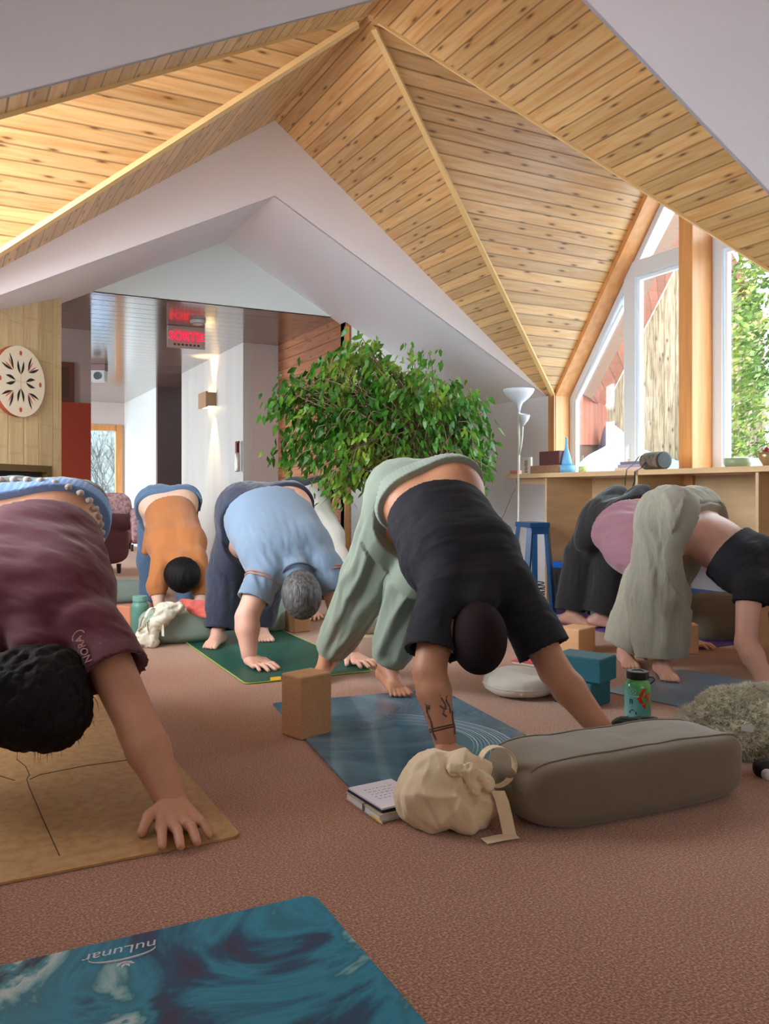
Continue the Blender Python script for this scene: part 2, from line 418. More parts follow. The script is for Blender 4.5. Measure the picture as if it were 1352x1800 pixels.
# end wall with its window opening
ew0 = hitY(150, 800, YE).x; ew1 = hitY(204, 800, YE).x
m = MB().box(-4.2, ew0 - .9, YE, YE + .1, 0, zc).box(ew1, 3.0, YE, YE + .1, 0, zc)
zt_ = hitY(180, 756, YE).z; zb_ = .55
m.box(ew0 - .9, ew1, YE, YE + .1, zt_, zc).box(ew0 - .9, ew1, YE, YE + .1, 0, zb_)
structure('wall_end', m, MAUVEW)
fw = MB(); a0, a1 = ew0 - .9, ew1
fw.box(a1 - .01, a1 + .11, YE - .03, YE + .08, zb_ - .1, zt_ + .1); fw.box(a0 - .1, a0 + .01, YE - .03, YE + .08, zb_ - .1, zt_ + .1)
fw.box(a0, a1, YE - .03, YE + .08, zt_ - .01, zt_ + .1).box(a0, a1, YE - .05, YE + .08, zb_ - .1, zb_ + .01)
w2 = structure('window_2', fw, FRAMEWOOD)
linkmesh('pane', MB().box(a0, a1, YE + .05, YE + .06, zb_, zt_), PANE, w2)
structure('baseboard_end', MB().box(-4.2, 3.0, YE - .02, YE, 0, .12), DARKW)
structure('baseboard_grey_return', MB().box(XS, XP, YG - .02, YG, 0, .1), DARKW)
# taupe partition at the left of the corridor with its brick-red lower half
ym = hitZ(125, 578, zc).y; xa = hitY(160, 700, ym).x
structure('wall_partition', MB().box(-1.2, xa, ym, ym + .12, 0, zc), MAUVEW)
zred = hitY(140, 708, ym - .1).z
structure('wall_red_partition', MB().box(-1.2, hitY(160, 700, ym - .1).x, ym - .1, ym - .01, 0, zred), REDW)
structure('wall_hall_left', MB().box(-4.2, -4.1, 8.0, 16.1, 0, zc).box(-4.2, -1.0, 8.0, 8.1, 0, zc), WHITE)
# diagonal fireplace wall
FR = V((.83, 6.97, 0)); fd = V((-1, -1, 0)).normalized()
FA = hitY(108, 700, 7.0); FR = V((FA.x, FA.y, 0)); fn = V((1, -1, 0)).normalized()
fend = FR + fd * 2.2
def fpt(s, z, o=0): p = FR + fd * s + fn * o; return V((p.x, p.y, z))
def fray(u, v):
    """where a sight line meets the fireplace wall: distance along it, height"""
    a = at(u, v, 1.0) - V((0, 0, CH)); t = FR.dot(fn) / a.dot(fn)
    p = V((0, 0, CH)) + a * t; return (p - FR).dot(fd), p.z
fs1, fz1 = fray(88, 819); fs0 = fs1 + 1.05; fzb = .35
m = MB()
def fq(pts): m.planks([fpt(s, z) for s, z in pts], (0, 0, 1), -fn * .1)
fq([(0, 0), (fs1, 0), (fs1, 2.9), (0, 2.9)]); fq([(fs1, fz1), (fs0, fz1), (fs0, 2.9), (fs1, 2.9)]); fq([(fs0, 0), (2.4, 0), (2.4, 2.9), (fs0, 2.9)]); fq([(fs1, 0), (fs0, 0), (fs0, fzb), (fs1, fzb)])
structure('wall_fireplace', m, TILEW)
structure('wall_fireplace_side', MB().slab([FR, (FR.x, FR.y, 2.9), (FR.x - .5, FR.y + 1.2, 2.9), (FR.x - .5, FR.y + 1.2, 0)], (-.05, 0, 0)), mat('tile_edge', srgb(210, 184, 120), .6))
# ------------------------------------------------------------------ gable window (right): fir lining, centre post, white profiles, panes
XG = xw + .15; sill = 1.02
pk = zR
def rake_z(y):     # height of the dormer slope at Y=y
    return ze + (zR - ze) * (1 - abs(y - yp) / (yd - yp))
lin = MB()
t = .035
lin.slab([(xw - .005, yd + .02, .98), (xw - .005, yd - t, .98), (xw - .005, yd - t, ze), (xw - .005, yd + .02, ze)], (.2, 0, 0))
lin.slab([(xw - .005, yd + .02, ze + .01), (xw - .005, yd - t, ze - .01), (xw - .005, yp, zR - .075), (xw - .005, yp, zR + .0)], (.2, 0, 0))
lin.slab([(xw - .005, yd2 - .02, .98), (xw - .005, yd2 + t, .98), (xw - .005, yd2 + t, ze), (xw - .005, yd2 - .02, ze)], (.2, 0, 0))
lin.slab([(xw - .005, yd2 - .02, ze + .01), (xw - .005, yd2 + t, ze - .01), (xw - .005, yp, zR - .075), (xw - .005, yp, zR + .0)], (.2, 0, 0))
lin.box(xw + .0, xw + .2, yd2, yd, .97, sill)
WIN = structure('window_1', lin, FRAMEWOOD)
# centre post
yA = hitX(1193, 700, xw - .06).y; yB = hitX(1217, 700, xw - .06).y
linkmesh('centre_post', MB().box(xw - .06, xw + .2, yB, yA, .98, zR - .1), FRAMEWOOD, WIN, bevel=.004)
# corner post at the wall
linkmesh('corner_post', MB().box(xw - .02, xw + .01, yd - .03, yd + .05, .98, ze + .02), FRAMEWOOD, WIN)
fr = MB(); gw = .06
X0, X1 = XG, XG + .07
EPS = [0]
def bar_yz(mb, a, b, w, x0=X0, x1=X1):
    EPS[0] += 1; x0 -= .0007 * EPS[0]; x1 -= .0009 * EPS[0]
    a = V((0, a[0], a[1])); b = V((0, b[0], b[1])); d = (b - a).normalized(); n = V((0, -d.z, d.y)) * (w / 2)
    pts = [a + n, b + n, b - n, a - n]
    mb.slab([(x0, p.y, p.z) for p in pts], (x1 - x0, 0, 0))
yl = yd - t; ztop = 2.985
def yrake(z): return yp + (yd - yp) * (1 - (z - ze) / (zR - ze))
ytr = yrake(ztop)
# left unit outer frame: jamb, rake, sill, head at post
bar_yz(fr, (yl - .025, sill), (yl - .025, ze - .02), .05); bar_yz(fr, (yl - .025, ze - .04), (yp + .02, zR - .14), .055)
bar_yz(fr, (yl, sill + .025), (yA, sill + .025), .05)
mul = hitX(1107, 700, XG).y
bar_yz(fr, (mul, sill), (mul, rake_z(mul) - .12), .13); 
ztrn = hitX(1150, 462, XG).z
bar_yz(fr, (mul + .06, ztrn), (yA - .01, ztrn), .13)
bar_yz(fr, (yA + .02, sill), (yA + .02, ztrn + .4), .03)
linkmesh('left_profile', fr, PVC, WIN, bevel=.006)
fr = MB()
r0 = hitX(1258, 600, XG).y
bar_yz(fr, (r0 - .01, sill), (r0 - .01, 3.4), .1); bar_yz(fr, (r0, ztrn), (yd2, ztrn), .12); bar_yz(fr, (r0, sill + .03), (yd2, sill + .03), .06)
bar_yz(fr, (yd2 + t + .025, sill), (yd2 + t + .025, ze), .05); bar_yz(fr, (yd2 + t + .02, ze - .02), (yp, zR - .13), .055)
linkmesh('right_profile', fr, PVC, WIN, bevel=.006)
# inner sash lines (slim bright gaskets of the casements)
g = MB(); 
for (a, b) in (((mul - .09, sill + .06), (mul - .09, ztrn - .075)), ((mul - .08, ztrn - .085), (yA + .03, ztrn - .085)), ((r0 - .085, sill + .06), (r0 - .085, ztrn - .075)), ((r0 - .08, ztrn - .08), (yd2 + .1, ztrn - .08)),
               ((yl - .065, sill + .05), (yl - .065, ze - .03)), ((yl - .06, ze - .06), (mul + .09, rake_z(mul + .09) - .22))):
    bar_yz(g, a, b, .022, XG + .02, XG + .06)
linkmesh('gasket', g, mat('pale_gasket', srgb(236, 244, 250), .3), WIN)
linkmesh('sash_handle', MB().box(XG - .03, XG, mul - .012, mul + .012, 1.2, 1.32).box(XG - .045, XG - .03, mul - .01, mul + .01, 1.14, 1.3), PVC, WIN, bevel=.004)
pn = MB()
pn.slab([(XG + .035, yl, sill), (XG + .035, yl, ze), (XG + .035, yp, zR - .1), (XG + .035, yp, sill)], (.006, 0, 0))
pn.slab([(XG + .035, yd2 + t, sill), (XG + .035, yd2 + t, ze), (XG + .035, yp, zR - .1), (XG + .035, yp, sill)], (.006, 0, 0))
linkmesh('pane', pn, PANE, WIN)

# ------------------------------------------------------------------ outdoors: neighbouring gable, snow, evergreens
SNOW = mat('snow', srgb(140, 152, 172), .7, var=.04, vscale=1.5, bump=.15, bscale=3, bdist=.05)
structure('ground', MB().box(-60, 60, -20, 90, -3.2, -3.1), SNOW)
D = 12.0
nb = Thing('neighbouring_wing', 'weathered board gable with red stained soffit outside the left half of the gable window', 'building', at(1180, 900, D))
def gp(u, v, d=D): return at(u, v, d)
th = cdir(0, .25)
pkp = gp(1240, 372); m = MB()
m.planks([gp(1062, 722), pkp, gp(1345, 560), gp(1345, 1000), gp(1062, 1000)], (0, 0, 1), th)
nb.part('gable_wall', m, SIDING, world=True)
m = MB()
o_ = D - 1.5
def gq(u, v): return at(u, v, o_)
m.planks([gp(1062, 718), pkp + V((0, 0, .05)), at(1236, 300, o_), at(1029, 695, o_)], cdir(.2, 1), (0, 0, .12))
nb.part('soffit', m, REDCLAP, world=True)
m = MB(); m.bar(at(1029, 697, o_), at(1236, 302, o_), .1, .16); nb.part('fascia', m, mat('brown_fascia', srgb(92, 64, 46), .7), world=True)
m = MB(); m.bar(gp(1235, 368, D - .1), gp(1330, 545, D - .1), .1, .12); nb.part('right_fascia', m, mat('rose_fascia', srgb(130, 70, 60), .7), world=True)
m = MB(); m.planks([gp(1025, 695, D - 1.2), gp(1068, 715, D - .1), gp(1068, 782, D - .1), gp(1025, 782, D - 1.2)], (0, 0, 1), cdir(-.1, .1))
nb.part('side_panel', m, REDCLAP, world=True)
m = MB(); m.planks([gp(1018, 782, D - 1.3), gp(1068, 782, D), gp(1068, 1000, D), gp(1018, 1000, D - 1.3)], (0, 0, 1), cdir(-.1, .1))
nb.part('lower_wall', m, mat('brown_stain', srgb(96, 64, 52), .8), world=True)
# snow banks (heaps with real depth)
def heap(name, prof, d, depth, label):
    """prof: list of sight-line points of the crest at distance d; the bank slopes to front and back"""
    mb = MB(); vs = []; nr = 9
    for j in range(nr):
        s = j / (nr - 1) * 2 - 1
        for (u, v) in prof:
            p = at(u, v, d); base = -3.2
            h = base + (p.z - base) * (1 - abs(s) ** 2.2)
            q = p + cdir(0, depth * s); w = mnoise.noise(V((u * .02, s * 2, d))) * .08
            vs.append((q.x, q.y, h + w * (1 - abs(s))))
    n = len(prof)
    fs = [(j * n + i, j * n + i + 1, (j + 1) * n + i + 1, (j + 1) * n + i) for j in range(nr - 1) for i in range(n - 1)]
    mb.add(vs, fs)
    # skirts
    mb.add(vs[:n] + [(x, y, -3.3) for x, y, z in vs[:n]], [(i, n + i, n + i + 1, i + 1) for i in range(n - 1)])
    o = linkmesh(name, mb, SNOW, smooth=True); md = o.modifiers.new('s', 'SUBSURF'); md.levels = md.render_levels = 2
    tag(o, label, 'snow'); return o
heap('snow_bank', [(1061, 770), (1064, 722), (1078, 730), (1092, 742), (1108, 768), (1130, 778), (1160, 790), (1200, 802), (1240, 812)], 11.2, 1.2, 'drift of snow slumped against the weathered gable wall')
heap('snow_bank', [(960, 860), (1000, 828), (1020, 800), (1034, 788), (1052, 778), (1070, 764), (1080, 760), (1100, 775), (1125, 792), (1160, 818), (1200, 840)], 9.0, 1.0, 'near pointed mound of snow low in the left part of the window')
heap('snow_bank', [(1200, 810), (1240, 798), (1270, 797), (1300, 792), (1335, 796), (1370, 790), (1420, 800), (1500, 805)], 8.6, .6, 'long snow ridge under the evergreen in the right pane')

def leafmat(name, a, b, c, trans=.3, rough=.5):
    m, nt, bs = newmat(name); L = nt.links
    tc = N(nt, 'ShaderNodeTexCoord'); n = N(nt, 'ShaderNodeTexNoise'); n.inputs['Scale'].default_value = 3.; n.inputs['Detail'].default_value = 6
    L.new(tc.outputs['Object'], n.inputs['Vector']); r = ramp(nt, [(.32, a), (.5, b), (.68, c)]); L.new(n.outputs['Fac'], r.inputs[0])
    L.new(r.outputs[0], bs.inputs['Base Color']); bs.inputs['Roughness'].default_value = rough
    o = [x for x in nt.nodes if x.type == 'OUTPUT_MATERIAL'][0]
    tr = N(nt, 'ShaderNodeBsdfTranslucent'); L.new(r.outputs[0], tr.inputs[0]); mx = N(nt, 'ShaderNodeMixShader'); mx.inputs[0].default_value = trans
    L.new(bs.outputs[0], mx.inputs[1]); L.new(tr.outputs[0], mx.inputs[2]); L.new(mx.outputs[0], o.inputs[0])
    return m
EVERG = leafmat('cedar_foliage', srgb(58, 86, 40), srgb(116, 140, 62), srgb(196, 194, 104), .35)
BARK = mat('bark', srgb(110, 88, 66), .9, var=.3, vscale=10, bump=.4, bscale=30)
def evergreen(base, h, rad, label, seed, n=9000):
    rnd = random.Random(seed); t = Thing('evergreen_tree', label, 'tree', base, group=None)
    t.part('trunk', MB().tube([(0, 0, 0), (0, 0, h * .97)], [.16, .03]), BARK, smooth=True)
    mb = MB()
    for i in range(n):
        z = h * (1 - rnd.random() ** .75 * .96); rr = rad * (1 - z / h) ** .7 * (.5 + .5 * rnd.random()) + .05
        a = rnd.random() * 6.283; lobe = 1 + .22 * math.sin(a * 5 + z * 4) ; rr *= lobe
        c = V((rr * math.cos(a), rr * math.sin(a), z)); l = rnd.uniform(.05, .13); w = l * .26
        d = V((math.cos(a + rnd.uniform(-.8, .8)), math.sin(a + rnd.uniform(-.8, .8)), rnd.uniform(-1.1, .2))).normalized()
        sd = d.cross(V((rnd.random() - .5, rnd.random() - .5, rnd.random()))).normalized() * w
        mb.add([c, c + d * l * .5 + sd, c + d * l, c + d * l * .5 - sd], [(0, 1, 2, 3)])
    t.part('foliage', mb, EVERG)
b_ = at(1392, 868, 10.4); b_.z = -3.1
evergreen(b_, 8.6, 1.75, 'tall yellow-green evergreen filling the right pane of the gable window', 3, 26000)
b_ = at(1700, 868, 13.5); b_.z = -3.1
evergreen(b_, 9.5, 2.4, 'evergreen farther right, partly cut off by the frame', 5, 9000)
b_ = at(1330, 868, 21); b_.z = -3.1
evergreen(b_, 7.5, 2.2, 'darker evergreen standing behind, low in the right pane', 8, 9000)
# winter shrubs beyond the hall window
TWIG = mat('frosted_twigs', srgb(96, 92, 84), .8)
def shrub(base, label, seed):
    rnd = random.Random(seed); mb = MB()
    def br(p, d, l, r, k):
        q_ = p + d * l; mb.tube([p, p.lerp(q_, .5) + V((rnd.uniform(-.05, .05),) * 3), q_], [r, r * .8, r * .6], 4, False)
        if k:
            for _ in range(4): 
                dd = (d + V((rnd.uniform(-.7, .7), rnd.uniform(-.7, .7), rnd.uniform(-.2, .5)))).normalized(); br(q_, dd, l * rnd.uniform(.6, .85), r * .6, k - 1)
    for _ in range(4): br(V((0, 0, 0)), V((rnd.uniform(-.4, .4), rnd.uniform(-.4, .4), 1)).normalized(), 1.1, .035, 4)
    t = Thing('bare_shrub', label, 'shrub', base); t.part('branches', mb, TWIG)
b_ = hitY(178, 868, 19.5); b_.z = -.9; shrub(b_, 'bare frosted shrub seen through the window at the end of the hall', 2)
b_ = hitY(196, 868, 21.5); b_.z = -.9; shrub(b_ + V((1.2, 2.5, 0)), 'bare shrub farther back behind the first outside the hall window', 4)
structure('ground_2', MB().box(-14, 8, 16.6, 40, -1.0, -.9), SNOW)
structure('wall_yard_fence', MB().box(-14, 6, 27, 27.2, -1, 3.4), mat('frosted_hedge', srgb(126, 134, 132), .9, vscale=9, col2=srgb(84, 90, 86), detail=8))
# ------------------------------------------------------------------ smooth implicit surfaces (bodies, clothes, soft things)
class Field:
    def __init__(s, lo, hi, h):
        s.h = h; s.lo = np.array(lo, float) - 2 * h; s.n = np.maximum(4, (np.ceil((np.array(hi) - np.array(lo)) / h) + 5)).astype(int)
        s.d = np.full(s.n, 1.0, np.float32)
    def sub(s, lo, hi):
        a = np.clip(np.floor((np.array(lo) - s.lo) / s.h).astype(int), 0, s.n); b = np.clip(np.ceil((np.array(hi) - s.lo) / s.h).astype(int) + 1, 0, s.n)
        if np.any(b <= a): return None, None
        ax = [(s.lo[i] + np.arange(a[i], b[i]) * s.h).astype(np.float32) for i in range(3)]
        return (slice(a[0], b[0]), slice(a[1], b[1]), slice(a[2], b[2])), np.meshgrid(*ax, indexing='ij')
def sd_cone(G, a, b, r1, r2):
    a = np.array(a, np.float32); b = np.array(b, np.float32); ab = b - a; L2 = float(ab @ ab) + 1e-9
    t = np.clip(((G[0] - a[0]) * ab[0] + (G[1] - a[1]) * ab[1] + (G[2] - a[2]) * ab[2]) / L2, 0, 1)
    dx = G[0] - a[0] - t * ab[0]; dy = G[1] - a[1] - t * ab[1]; dz = G[2] - a[2] - t * ab[2]
    return np.sqrt(dx * dx + dy * dy + dz * dz) - (r1 + (r2 - r1) * t)
def sd_ell(G, c, ax, r):
    """ellipsoid, ax: three orthonormal axes, r: radii"""
    c = np.array(c); q = [sum((G[j] - c[j]) * ax[i][j] for j in range(3)) / r[i] for i in range(3)]
    k0 = np.sqrt(q[0] ** 2 + q[1] ** 2 + q[2] ** 2); k1 = np.sqrt((q[0] / r[0]) ** 2 + (q[1] / r[1]) ** 2 + (q[2] / r[2]) ** 2)
    return k0 * (k0 - 1) / (k1 + 1e-6)
def smin(a, b, k):
    h = np.clip(.5 + .5 * (b - a) / k, 0, 1); return b + (a - b) * h - k * h * (1 - h)
def prims_field(prims, h, pad=.05):
    """prims: ('c',a,b,r1,r2,k) | ('e',c,axes,radii,k) | ('-c',...) carve | ('cut',point,normal[,centre,radius])"""
    lo = np.array([9e9] * 3); hi = -lo
    for p in prims:
        if p[0] == 'c':
            for q_, r_ in ((p[1], p[3]), (p[2], p[4])): lo = np.minimum(lo, np.array(q_) - r_); hi = np.maximum(hi, np.array(q_) + r_)
        elif p[0] == 'e':
            r_ = max(p[3]); lo = np.minimum(lo, np.array(p[1]) - r_); hi = np.maximum(hi, np.array(p[1]) + r_)
    F = Field(lo - pad, hi + pad, h)
    for p in prims:
        if p[0] in ('c', '-c'):
            r_ = max(p[3], p[4]) + p[5] + .06; l = np.minimum(p[1], p[2]) - r_; u = np.maximum(p[1], p[2]) + r_
            sl, G = F.sub(l, u)
            if sl is None: continue
            d = sd_cone(G, *p[1:5])
            F.d[sl] = smin(F.d[sl], d, p[5]) if p[0] == 'c' else np.maximum(F.d[sl], -d)
        elif p[0] == 'e':
            r_ = max(p[3]) + p[4] + .06; sl, G = F.sub(np.array(p[1]) - r_, np.array(p[1]) + r_)
            if sl is None: continue
            F.d[sl] = smin(F.d[sl], sd_ell(G, *p[1:4]), p[4])
        elif p[0] == 'cut':      # remove everything on the side the normal points to (optionally within a ball)
            c = p[3] if len(p) > 3 else None
            if c is None: sl, G = F.sub(F.lo, F.lo + F.n * F.h)
            else: sl, G = F.sub(np.array(c) - p[4], np.array(c) + p[4])
            n_ = np.array(p[2], float); n_ /= np.linalg.norm(n_); q_ = np.array(p[1])
            pl = sum((G[i] - q_[i]) * n_[i] for i in range(3))
            if c is not None:
                rr = np.sqrt(sum((G[i] - c[i]) ** 2 for i in range(3))) - p[4] + .01; pl = np.minimum(pl, -rr)
            F.d[sl] = np.maximum(F.d[sl], pl)
    return F
def nets(F):
    """naive surface nets"""
    d = F.d; s = d < 0; n = d.shape
    c = [s[i:n[0] - 1 + i, j:n[1] - 1 + j, k:n[2] - 1 + k] for i in (0, 1) for j in (0, 1) for k in (0, 1)]
    cnt = sum(x.astype(np.int8) for x in c); act = (cnt > 0) & (cnt < 8)
    I = np.argwhere(act); idx = -np.ones(act.shape, np.int32); idx[act] = np.arange(len(I))
    P = np.zeros((len(I), 3)); W_ = np.zeros(len(I))
    corners = [(i, j, k) for i in (0, 1) for j in (0, 1) for k in (0, 1)]
    val = {q: d[I[:, 0] + q[0], I[:, 1] + q[1], I[:, 2] + q[2]].astype(float) for q in corners}
    for q in corners:
        for ax in range(3):
            if q[ax] == 0:
                r = list(q); r[ax] = 1; r = tuple(r); a, b = val[q], val[r]; m = (a < 0) != (b < 0)
                t = np.where(m, a / (a - b + 1e-12), 0)
                pt = np.array(q, float)[None, :].repeat(len(I), 0); pt[:, ax] += t; P[m] += pt[m]; W_[m] += 1
    P = (P / W_[:, None] + I) * F.h + F.lo
    faces = []
    for ax in range(3):
        sl0 = [slice(1, -1)] * 3; sl0[ax] = slice(0, -1); sl1 = list(sl0); sl1[ax] = slice(1, None)
        # edges along ax at grid points; interior in other two axes
        a = s[tuple(sl0)]; b = s[tuple(sl1)]
        E_ = np.argwhere(a != b)
        if not len(E_): continue
        g = E_.copy(); o1, o2 = [(1, 2), (2, 0), (0, 1)][ax]
        g[:, o1] += 1; g[:, o2] += 1
        flip = ~a[tuple(E_.T)]
        def cell(x, y):
            t = g.copy(); t[:, o1] -= x; t[:, o2] -= y; return idx[tuple(t.T)]
        q_ = np.stack([cell(1, 1), cell(0, 1), cell(0, 0), cell(1, 0)], 1)
        q_[flip] = q_[flip][:, ::-1]; faces.append(q_)
    return P, np.concatenate(faces)
def fbm(P, sc, seed=0, oct=3):
    """cheap smooth vector-free noise: sums of rotated sines with warping"""
    rs = np.random.RandomState(seed); out = np.zeros(len(P)); amp = 1
    Q = P * sc
    for o in range(oct):
        for _ in range(3):
            k = rs.normal(size=3); k *= 6.28 / (np.linalg.norm(k)) * (.7 + .6 * rs.rand()); k2 = rs.normal(size=3) * 4
            out += amp * np.sin(Q @ k + 1.4 * np.sin(Q @ k2 + rs.rand() * 6) + rs.rand() * 6) / 3
        Q = Q * 2.03; amp *= .5
    return out
def normals(P, Fc):
    t = P[Fc]; n = np.cross(t[:, 2] - t[:, 0], t[:, 3] - t[:, 1]); N_ = np.zeros_like(P)
    for i in range(4): np.add.at(N_, Fc[:, i], n)
    return N_ / (np.linalg.norm(N_, axis=1)[:, None] + 1e-12)
def folds(P, Fc, amp, sc, axis=None, squash=4., seed=0, ridge=True, mask=None, floor=None):
    """cloth folds: displacement elongated along axis"""
    N_ = normals(P, Fc); Q = P.copy()
    if axis is not None:
        a = np.array(axis, float); a /= np.linalg.norm(a); Q = Q - np.outer(Q @ a, a) * (1 - 1 / squash)
    f = fbm(Q, sc, seed)
    if ridge: f = 1 - np.sqrt(f * f + .05) * 1.5
    w = amp * f
    if mask is not None: w = w * mask(P)
    P = P + N_ * w[:, None]
    if floor is not None: P[:, 2] = np.maximum(P[:, 2], floor)
    return P
def soft(name, prims, h, m, parent, origin, fold=(), label=None, extra=(), kind=None, post=None):
    F = prims_field(prims, h); P, Q = nets(F)
    if fold:
        fade = np.ones(len(P))
        for c in prims:
            if c[0] == 'cut' and len(c) > 3:
                n_ = unit(c[2]); pl = (P - np.array(c[1])) @ n_; near = np.linalg.norm(P - np.array(c[3]), axis=1) < c[4] * 1.25
                fade = np.where(near, fade * np.clip(-pl / .07, .12, 1), fade)
        P0_ = P.copy()
        for k in fold: P = folds(P, Q, **k)
        P = P0_ + (P - P0_) * fade[:, None]
    if post: P = post(P)
    vs, fs = [P], [Q]; n = len(P)
    for (pr, hh) in extra:
        p2, q2 = nets(prims_field(pr, hh, .02)); vs.append(p2); fs.append(q2 + n); n += len(p2)
    P = np.concatenate(vs) - np.array(origin); Q = np.concatenate(fs)
    me = bpy.data.meshes.new(name); me.vertices.add(len(P)); me.vertices.foreach_set('co', P.astype(np.float32).ravel())
    me.loops.add(len(Q) * 4); me.loops.foreach_set('vertex_index', Q.astype(np.int32).ravel())
    me.polygons.add(len(Q)); me.polygons.foreach_set('loop_start', np.arange(0, len(Q) * 4, 4, dtype=np.int32))
    me.update(calc_edges=True); me.validate()
    me.polygons.foreach_set('use_smooth', [True] * len(me.polygons))
    me.materials.append(m); o = bpy.data.objects.new(name, me); COL.objects.link(o)
    if parent: o.parent = parent
    if label: o['label'] = label
    if kind: o['kind'] = kind
    return o
A_ = lambda v: np.array([v[0], v[1], v[2]], float)
def unit(v): v = np.array(v, float); return v / (np.linalg.norm(v) + 1e-9)

def hand_prims(w, fdir, side, s=1., spread=.16, z=0.):
    """hand planted flat: w wrist, fdir horizontal finger direction, side=+1 thumb to the left of fdir when seen from above"""
    f = unit([fdir[0], fdir[1], 0]); l = np.array([-f[1], f[0], 0]) * side; up = np.array([0, 0, 1.])
    g = np.array([w[0], w[1], z]); P = []
    heel = g + f * .012 + up * .030 * s
    P.append(('c', w, heel, .029 * s, .026 * s, .012))
    kn = []
    for i, (off, ln) in enumerate(((.034, .070), (.011, .079), (-.012, .073), (-.034, .057))):
        base = g + f * (.092 - abs(off) * .25) * s + l * off * 1.05 * s + up * .017 * s
        P.append(('c', heel + l * off * .45, base, .020 * s, .0125 * s, .012)); kn.append(base)
        ang = off / .034 * spread; d = f * math.cos(ang) + l * math.sin(ang)
        m1 = base + d * ln * .5 * s + up * (.006 * s); m2 = base + d * ln * .8 * s - up * .003 * s; e = base + d * ln * 1.0 * s; e[2] = z + .008 * s
        r = .0096 * s if i < 3 else .0083 * s
        P += [('c', base, m1, r * 1.12, r, .005), ('c', m1, m2, r, r * .93, .003), ('c', m2, e, r * .93, r * .82, .003)]
    tb = heel + l * .020 * s + f * .010; tm = tb + (l * .78 + f * .62) * .042 * s - up * .004; te = tm + (l * .50 + f * .87) * .038 * s; te[2] = z + .010 * s
    P += [('c', tb, tm, .017 * s, .0125 * s, .010), ('c', tm, te, .0125 * s, .0095 * s, .004)]
    return P
def foot_prims(ank, tdir, s=1., heel_up=0., z=0.):
    f = unit([tdir[0], tdir[1], 0]); l = np.array([-f[1], f[0], 0]); up = np.array([0, 0, 1.]); a = np.array(ank, float)
    ball = a + f * .125 * s; ball[2] = z + .022 * s; heel = a - f * .045 * s; heel[2] = z + .028 * s + heel_up
    P = [('c', a, heel, .038 * s, .030 * s, .02), ('c', a, ball, .036 * s, .020 * s, .02), ('c', heel, ball + l * .022 * s, .028 * s, .020 * s, .02), ('c', heel, ball - l * .022 * s, .028 * s, .020 * s, .02),
         ('c', a + f * .03, ball + l * .012, .034 * s, .020 * s, .02)]
    for i, (o, ln, r) in enumerate(((.034, .060, .0125), (.014, .060, .0095), (-.003, .054, .009), (-.019, .046, .0085), (-.034, .036, .008))):
        b0 = ball + l * o * s * .85; e = ball + l * o * 1.1 * s + f * ln * s; e[2] = z + r * s; md = (b0 + e) / 2 + up * .006 * s
        P += [('c', b0, md, r * s * 1.2, r * s, .006), ('c', md, e, r * s, r * s, .003)]
    return P
def mirror_side(d, l): return 1
SKIN = {}
def skin(name, c, rough=.5):
    m = mat('skin_' + name, c, rough, var=.08, vscale=9, bump=.08, bscale=90, bdist=.002)
    b = m.node_tree.nodes['Principled BSDF']; b.inputs['Subsurface Weight'].default_value = .12; b.inputs['Subsurface Radius'].default_value = (.02, .008, .004)
    b.inputs['Subsurface Scale'].default_value = .6
    return m

